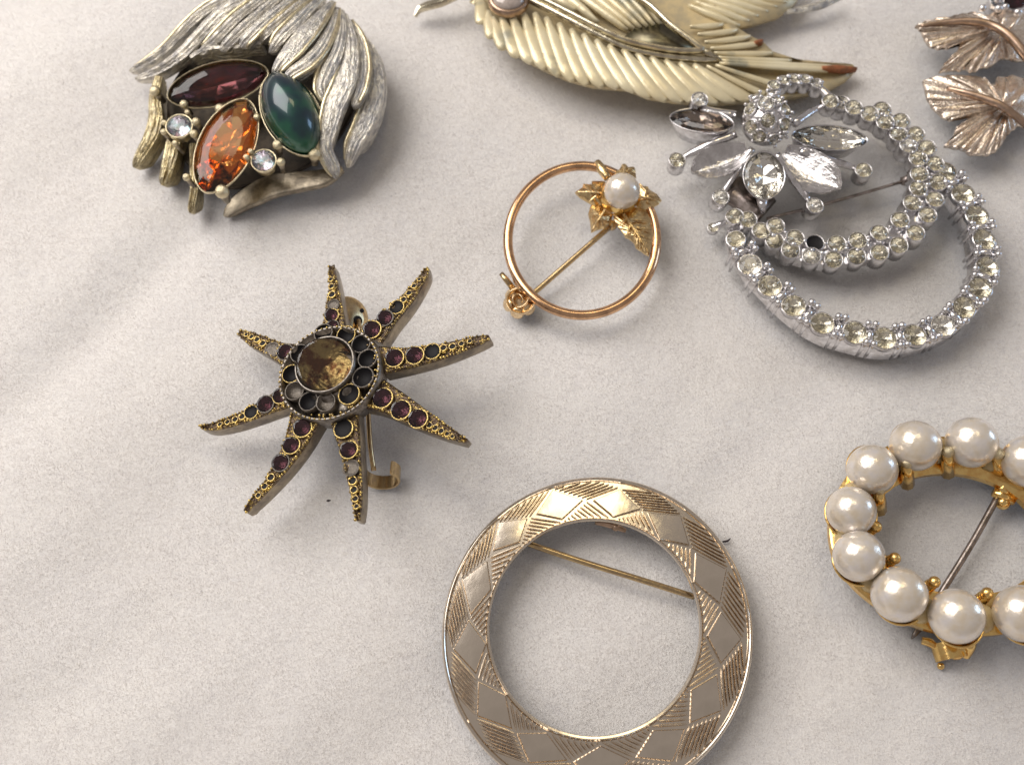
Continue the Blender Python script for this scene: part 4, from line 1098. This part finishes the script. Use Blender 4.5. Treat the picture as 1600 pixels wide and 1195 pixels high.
    # --- stones
    def stone(x0, y0, z0, x1, y1, z1, wpx, mesh, name, nrm, lab, gh=1.0):
        a, b = P(x0, y0, z0), P(x1, y1, z1); c = (a+b)/2; h = (b-a).length/2; xd = (b-a).normalized()
        n = Vector(nrm); n = (n-xd*n.dot(xd)).normalized(); wf = wpx/px/2
        M = frame(c, n, 1, xdir=xd); mb = MB(); rings = []; K = 40
        for sc, z in [(.72, -.30), (.92, -.14), (1.02, -.03), (1.045, .01), (1.035, .045), (1.0, .03), (.97, -.03)]:
            ring = []
            for k in range(K):
                an = 2*math.pi*k/K; si = math.sin(an)
                ring.append(M @ Vector((math.cos(an)*h*(sc if sc < 1 else 1+(sc-1)*.5), math.copysign(abs(si)**1.15, si)*wf*sc, z)))
            rings.append(ring)
        mb.loft(rings, caps=(True, False)); s_ = mb.build('stone_setting', M_pewter_edge, t)
        inst(name, mesh, s_, frame(c, n, 1, xdir=xd, sx=h*.985, sy=h*.985, sz=gh*h*.7), label=lab)
    stone(263, 153, .94, 418, 112, .86, 62, marquise('marquise_purple', G_purple, F_purple, .40), 'marquise_stone', (.2, -.38, 1), 'dark purple marquise stone')
    stone(386, 158, 1.0, 321, 301, .86, 76, marquise('marquise_amber', G_amber, F_amber, .485), 'marquise_stone', (.12, -.22, 1), 'large amber marquise crystal')
    mg = marquise('marquise_cabochon', M_green, None, .56, h=.46, smoothdome=True)
    stone(426, 118, 1.02, 486, 243, .86, 80, mg, 'cabochon', (.05, -.08, 1), 'dark peacock green glass cabochon', gh=2.0)
    for (x, y, z, r, nm) in [(280,197,.92,17.5,'ab'), (412,251,.88,16.5,'ab')]:
        q = P(x, y, z); rr = r/px; n = Vector((.05, -.08, 1)).normalized()
        mb = MB(); mb.lathe([(.7, -1.3), (.9, -.5), (1.02, -.05), (1.08, .05), (1.14, 0), (1.0, -.6), (.8, -1.3)], 22, frame(q, n, rr)); s_ = mb.build('stone_setting', M_pewter_edge, t)
        inst('round_stone', ROUND[nm], s_, frame(q, n, rr, sz=rr*.9), label='milky aurora round stone' if x < 300 else 'sparkling aurora round stone')
    for (x, y, z, r) in [(242.5,143,.80,8.5),(287.5,163,.93,6.5),(344,170.5,.98,8),(306.4,190.5,.98,6.5),(401.5,183.6,1.0,5.5),(291.7,277,.80,6),(347,299.5,.84,10.5),(491.5,241,.86,10),(434,227,.92,8),(385,246,.93,5),(392,237,.93,5),(439,253.6,.90,6.5),(303,209.5,.94,6.5),(256,206.5,.9,5),(257,192,.9,4.5),(293,176,.95,4.5),(410,146,1.04,5),(274,224,.84,5)]:
        q = P(x, y, z); mb = MB(); mb.tube([q-UP*.02, q-UP*.25-Vector(((x-390)/2500, 0, 0))], [r/px*.75, r/px*.5], 8)
        pr = mb.build('prong', M_pewter_dark, t); inst('prong_ball', BALL_pewter, pr, frame(q, (0, -.3, 1), r/px*1.0, sz=r/px*.85))
build_bud()
# ------------------------------------------------------------------ cream enamel feather leaf brooch
def build_feather():
    t = thing('enamel_leaf_brooch', 'cream enamelled feather-ribbed leaf brooch with a gilt wire frame, worn at the tips', 'brooch', P(990, 40, 0))
    px = 88.0
    low = [(733,-40),(737,-14),(740,0),(749,27),(765,50),(787.5,71),(819,91),(855,109),(891,124),(927,133.5),(955,136),(981,138),(1012.6,151),(1057.6,158),(1090,160),(1125,161),(1161,158),(1205,155),(1250,149),(1296,139),(1323,124),(1339,108),(1332,101)]
    upp = [(1320,99),(1290,97.5),(1256,95.6),(1230,88),(1207.5,80.6),(1192.5,66),(1174,57),(1153,44)]
    # base plate
    def zf(x, y):     # gently domed sheet
        d = (x-990)/260; e = (y-60)/110
        return .62 - .16*d*d - .10*e*e
    poly = low + upp + [(1120,20),(1060,-40)]
    top = [P(x, y, max(.22, zf(x, y)-.05)) for x, y in poly]
    C = P(1000, 60, .56)
    mb = MB(); mb.loft([[C.lerp(q, .05)-UP*.12 for q in top], [q-UP*.09 for q in top], top, [C.lerp(q, .93)-UP*.03 for q in top], [C.lerp(q, .5)-UP*.05 for q in top], [C.lerp(q, .05)-UP*.02 for q in top]])
    mb.build('base_plate', M_groove, t)
    # ribs: from the wire frame outwards to the rim
    pairs = [((742,-30),(741,2)),((750,-6),(755,38)),((762,18),(772,58)),((770,28),(792,76)),((784,28),(812,89)),((800,24),(832,99)),((818,20),(852,108)),((836,21),(874,119)),((854,28),(896,127)),((874,37),(918,133)),((893,46),(942,136)),((912,54),(966,138)),
             ((932,63),(992,143)),((952,71),(1017,152)),((974,77),(1042,157)),((996,83),(1068,159)),((1018,89),(1094,161)),((1040,94),(1122,161)),((1062,98),(1150,158)),((1084,101),(1180,156)),((1104,103),(1215,152)),((1118,102),(1262,142)),
             ((1124,99),(1337,110)),((1126,95),(1300,104)),((1122,90),(1236,95)),((1116,83),(1207,83)),((1110,76),(1190,67)),((1101,66),(1172,57)),((1090,54),(1152,47)),((1078,42),(1130,38))]
    for i, (a, b) in enumerate(pairs):
        m1 = (a[0]*.6+b[0]*.4, a[1]*.6+b[1]*.4 - (-5 if i < 20 else -3 if i < 22 else -1))
        m2 = (a[0]*.25+b[0]*.75, a[1]*.25+b[1]*.75 - (-5 if i < 20 else -4 if i < 22 else -1))
        pts = smooth([P(x, y, max(.24, zf(x, y)+dz)) for (x, y), dz in ((a, .0), (m1, .01), (m2, .0), (b, -.04))], 5)
        wmid = 19.5 if i < 20 else 10.5
        wd = [w_/px*.52 for w_ in ([8, wmid*.9, wmid*1.05, wmid, 9] if i < 20 else [4, 8, 10, 9, 5])]
        mb = MB(); mb.strip(pts, wd, [(-1, -.8), (-.95, 0), (-.5, .75), (0, 1), (.5, .75), (.95, 0), (1, -.8)], hgt=.028)
        r_ = mb.build('rib', M_enamel, t)
        if i in (22, 26):
            e = pts[-6:] if i == 22 else pts[-4:]
            mb = MB(); mb.strip([q+UP*.022 for q in e], [.03, .065, .075, .06, .03] if i == 22 else [.03, .05, .04], [(-1, -.9), (-1, .1), (-.5, .8), (0, 1), (.5, .8), (1, .1), (1, -.9)], hgt=.045)
            mb.build('rust_spot', M_rust, r_)
    # upper feather, partly outside the frame
    poly2 = [(1070,-60),(1095,0),(1112,22),(1132,36),(1153,44),(1181,36.6),(1215,26),(1237.5,11),(1246,0),(1262,-40)]
    top2 = [P(x, y, .46) for x, y in poly2]; C2 = P(1165, -5, .52)
    mb = MB(); mb.loft([[C2.lerp(q, .05)-UP*.15 for q in top2], [q-UP*.08 for q in top2], top2, [C2.lerp(q, .5)+UP*.01 for q in top2], [C2.lerp(q, .05) for q in top2]]); mb.build('upper_plate', M_groove, t)
    for i in range(7):
        f = i/6
        a = (1075+f*55, 5-f*34+4); b = (1155+f*88, 42-f*44)
        pts = smooth([P(a[0], a[1], .50), P((a[0]+b[0])/2, (a[1]+b[1])/2-2+f*2, .53), P(b[0], b[1], .46)], 5)
        mb = MB(); mb.strip(pts, [.03, .068, .07, .03], [(-1, -.8), (-.95, 0), (-.5, .75), (0, 1), (.5, .75), (.95, 0), (1, -.8)], hgt=.045); mb.build('rib', M_enamel, t)
    mb = MB(); mb.strip(smooth([P(1215,20,.42), P(1256,14,.42), P(1284,7,.42), P(1312,-8,.42)], 4), [.04, .07, .08, .09], [(-1, -.5), (-1, 0), (0, 1), (1, 0), (1, -.5)], hgt=.04); mb.build('grey_tip', M_pewter, t)
    # inner ribs inside the frame and dark gap
    mb = MB(); tri = [P(x, y, .60) for x, y in [(975,58),(1008,34),(1040,38),(1075,66),(1092,77),(1060,79),(1020,73)]]
    c3 = P(1035, 60, .60); mb.loft([[q-UP*.04 for q in tri], tri, [c3.lerp(q, .1) for q in tri]]); mb.build('gap_plate', M_olive, t)
    for i in range(8):
        f = i/7
        a = (858+f*120, -10-f*26); b = (905+f*118, 22+f*18) if i < 2 else (960+f*72, 52-f*14)
        if i == 0: b = (900, 18)
        if i == 1: b = (935, 36)
        pts = smooth([P(a[0], a[1], .62), P((a[0]+b[0])/2, (a[1]+b[1])/2-2, .65), P(b[0], b[1], .60)], 5)
        mb = MB(); mb.strip(pts, [.05, .075, .07, .025], [(-1, -.9), (-.95, 0), (-.5, .75), (0, 1), (.5, .75), (.95, 0), (1, -.9)], hgt=.045); mb.build('rib', M_enamel, t)
    # wire frame
    mb = MB(); mb.tube(smooth([P(800,-26,.66), P(822,-12,.68), P(848,0,.70), P(895,24,.72), P(936,45,.73), P(979,64,.73), P(1026,75,.72), P(1064,80,.71), P(1098,80,.70)], 5), .042, 9, flat=1.5)
    mb.tube(smooth([P(960,-24,.72), P(994,-4,.74), P(1019,13,.75), P(1045,38,.75), P(1082,66,.73), P(1098,79,.71)], 5), .046, 9, flat=1.4)
    mb.strip(smooth([P(815,-8,.63), P(848,8,.65), P(895,32,.66), P(936,53,.66), P(979,73,.66), P(1026,84,.65), P(1064,89,.64), P(1100,92,.62), P(1127,95,.58)], 5), [.05]*7+[.05, .01], [(-1, -1), (-1, 0), (0, .6), (1, 0), (1, -1)], hgt=.06)
    mb.strip([P(1092,74,.68), P(1110,84,.66), P(1127,95,.60)], [.06, .05, .01], [(-1, -1), (-1, 0), (0, .6), (1, 0), (1, -1)], hgt=.05)
    mb.build('wire_frame', M_framegold, t)
    # round stone near the top edge in a brown ring
    mb = MB(); mb.lathe([(1.0, -.2), (1.05, .1), (1.18, .16), (1.3, .05), (1.34, -.3)], 28, frame(P(795, -3, .66), (0, 0, 1), .25)); mb.build('stone_ring', M_leafvein, t)
    mb = MB(); mb.ball((0, 0, 0), 1, 24, 14, sz=.5); cm = mb.mesh('round_cabochon', M_pinkcab); inst('cabochon', cm, t, frame(P(795, -3, .66), UP, .27), label='milky pink round stone')
    # curved gilt blade at the left of the leaf
    mb = MB(); mb.strip(smooth([P(648,26,.20), P(654,14,.26), P(668,7,.32), P(686,2,.38), P(706,-8,.44), P(740,-26,.5)], 5), [.015, .06, .085, .09, .1, .1], [(-1, -1), (-1, -.2), (-.3, .7), (.6, .8), (1, -.2), (1, -1)], hgt=.055); mb.build('blade', M_framegold, t, sharp=40)
build_feather()

# ------------------------------------------------------------------ brushed maple leaf brooch, top right
def build_maple():
    t = thing('maple_leaf_brooch', 'brushed pale gold brooch of two overlapping maple leaves with raised stems', 'brooch', P(1540, 110, 0))
    def leaf(outline, ribs, hub, zr, label):
        o2 = []; m = len(outline)
        for i in range(m):
            a, b = outline[i], outline[(i+1) % m]
            for k in range(4):
                s = k/4
                o2.append((a[0]+(b[0]-a[0])*s+random.uniform(-1.1, 1.1), a[1]+(b[1]-a[1])*s+random.uniform(-1.1, 1.1)))
        hubp = P(hub[0], hub[1], zr[1])
        n = len(o2); outp = [P(x, y, zr[0]+.03*math.sin(i*1.9)) for i, (x, y) in enumerate(o2)]
        rings = [[hubp.lerp(q, .1)-UP*.12 for q in outp], [q-UP*.05 for q in outp]]
        for s in (1.0, .96, .85, .7, .52, .34, .16, .04):
            row = []
            for i, q in enumerate(outp):
                w_ = .022*math.sin(i*1.55+s*1.1)+.016*math.sin(i*2.9+s*4)
                row.append(hubp.lerp(q, s)+UP*(.30*s*(1-s)*.6 + (w_*(s if s < .98 else .3))))
            rings.append(row)
        mb = MB(); mb.loft(rings)
        lf = mb.build('leaf', M_leafgold, t, label=label)
        for (x0, y0, x1, y1, r) in ribs:
            mb = MB(); q0, q1 = P(x0, y0, zr[1]+.05), P(x1, y1, zr[0]+.08)
            mb.tube([q0, q0.lerp(q1, .35)+UP*.05, q0.lerp(q1, .7)+UP*.045, q1], [r/90, r/100, r/130, r/260], 6); mb.build('vein', M_leafgold, lf)
        return lf
    A = [(1431,40),(1446,33),(1463,29),(1490,25),(1517,18),(1545,24),(1575,12),(1612,14),(1640,60),(1622,90),(1590,96),(1568,90),(1550,102),(1536,107),(1517,113),(1508,106),(1500,110),(1484,110),(1467,112.5),(1476,99),(1484,90),(1497,80),(1499,60),(1488,66),(1484,74),(1466,76),(1454,73),(1446,62),(1440,48)]
    leaf(A, [(1556,46,1500,60,2.5),(1552,52,1478,104,3),(1560,56,1512,108,3),(1566,60,1540,100,3),(1566,40,1572,16,3),(1580,44,1598,20,3),(1546,44,1468,68,2)], (1560,48), (.52, .66), 'upper maple leaf')
    B = [(1443,125.5),(1463,119),(1494,117),(1525,119),(1538,122),(1540,130),(1553,131),(1558,121),(1582,118),(1612,125),(1640,170),(1612,200),(1592,196),(1580,206),(1573,212),(1566,226),(1556,236),(1542,243),(1517,241),(1506,234),(1494,231),(1476,228.5),(1482,219),(1490,211),(1496,196),(1512,186),(1514,180),(1502,178),(1490,187),(1478,186),(1461,172),(1452,160),(1448,150)]
    leaf(B, [(1556,166,1494,172,2.5),(1560,172,1482,224,3),(1566,178,1512,236,3),(1570,182,1540,240,3),(1572,184,1562,228,3),(1570,158,1572,124,3),(1582,164,1606,140,3),(1550,160,1468,168,2.2)], (1566,168), (.46, .62), 'lower maple leaf')
    mb = MB(); mb.tube(smooth([P(1438,41,.58), P(1470,36,.64), P(1510,33,.74), P(1545,38,.80), P(1575,55,.84), P(1604,88,.80), P(1630,120,.7)], 6), [.02, .045, .06, .07, .08, .08], 9); mb.build('stem', M_leafvein, t)
    mb = MB(); mb.tube(smooth([P(1480,138,.58), P(1505,144,.66), P(1535,153,.72), P(1566,166,.76), P(1600,192,.72), P(1640,225,.6)], 6), [.03, .05, .055, .06, .06, .06], 9); mb.build('stem', M_leafvein, t)
    # aurora stones at the very top
    for i, (x, y, r, nm) in enumerate([(1582,-6,.24,'violet'), (1557,3,.10,'ab')]):
        q = P(x, y, .66); s_ = inst('stone_setting', BEZ_silver, t, frame(q, (0, -.2, 1), r, sz=.25)); inst('round_stone', ROUND[nm], s_, frame(q, (0, -.2, 1), r, sz=r*.7))
    for (x, y, r) in [(1558,1,.06),(1560,14,.065),(1566,14,.04),(1571,11,.055),(1590,20,.07),(1535,13,.06)]:
        inst('prong_ball', BALL_silver, t, frame(P(x, y, .7), UP, r))
build_maple()
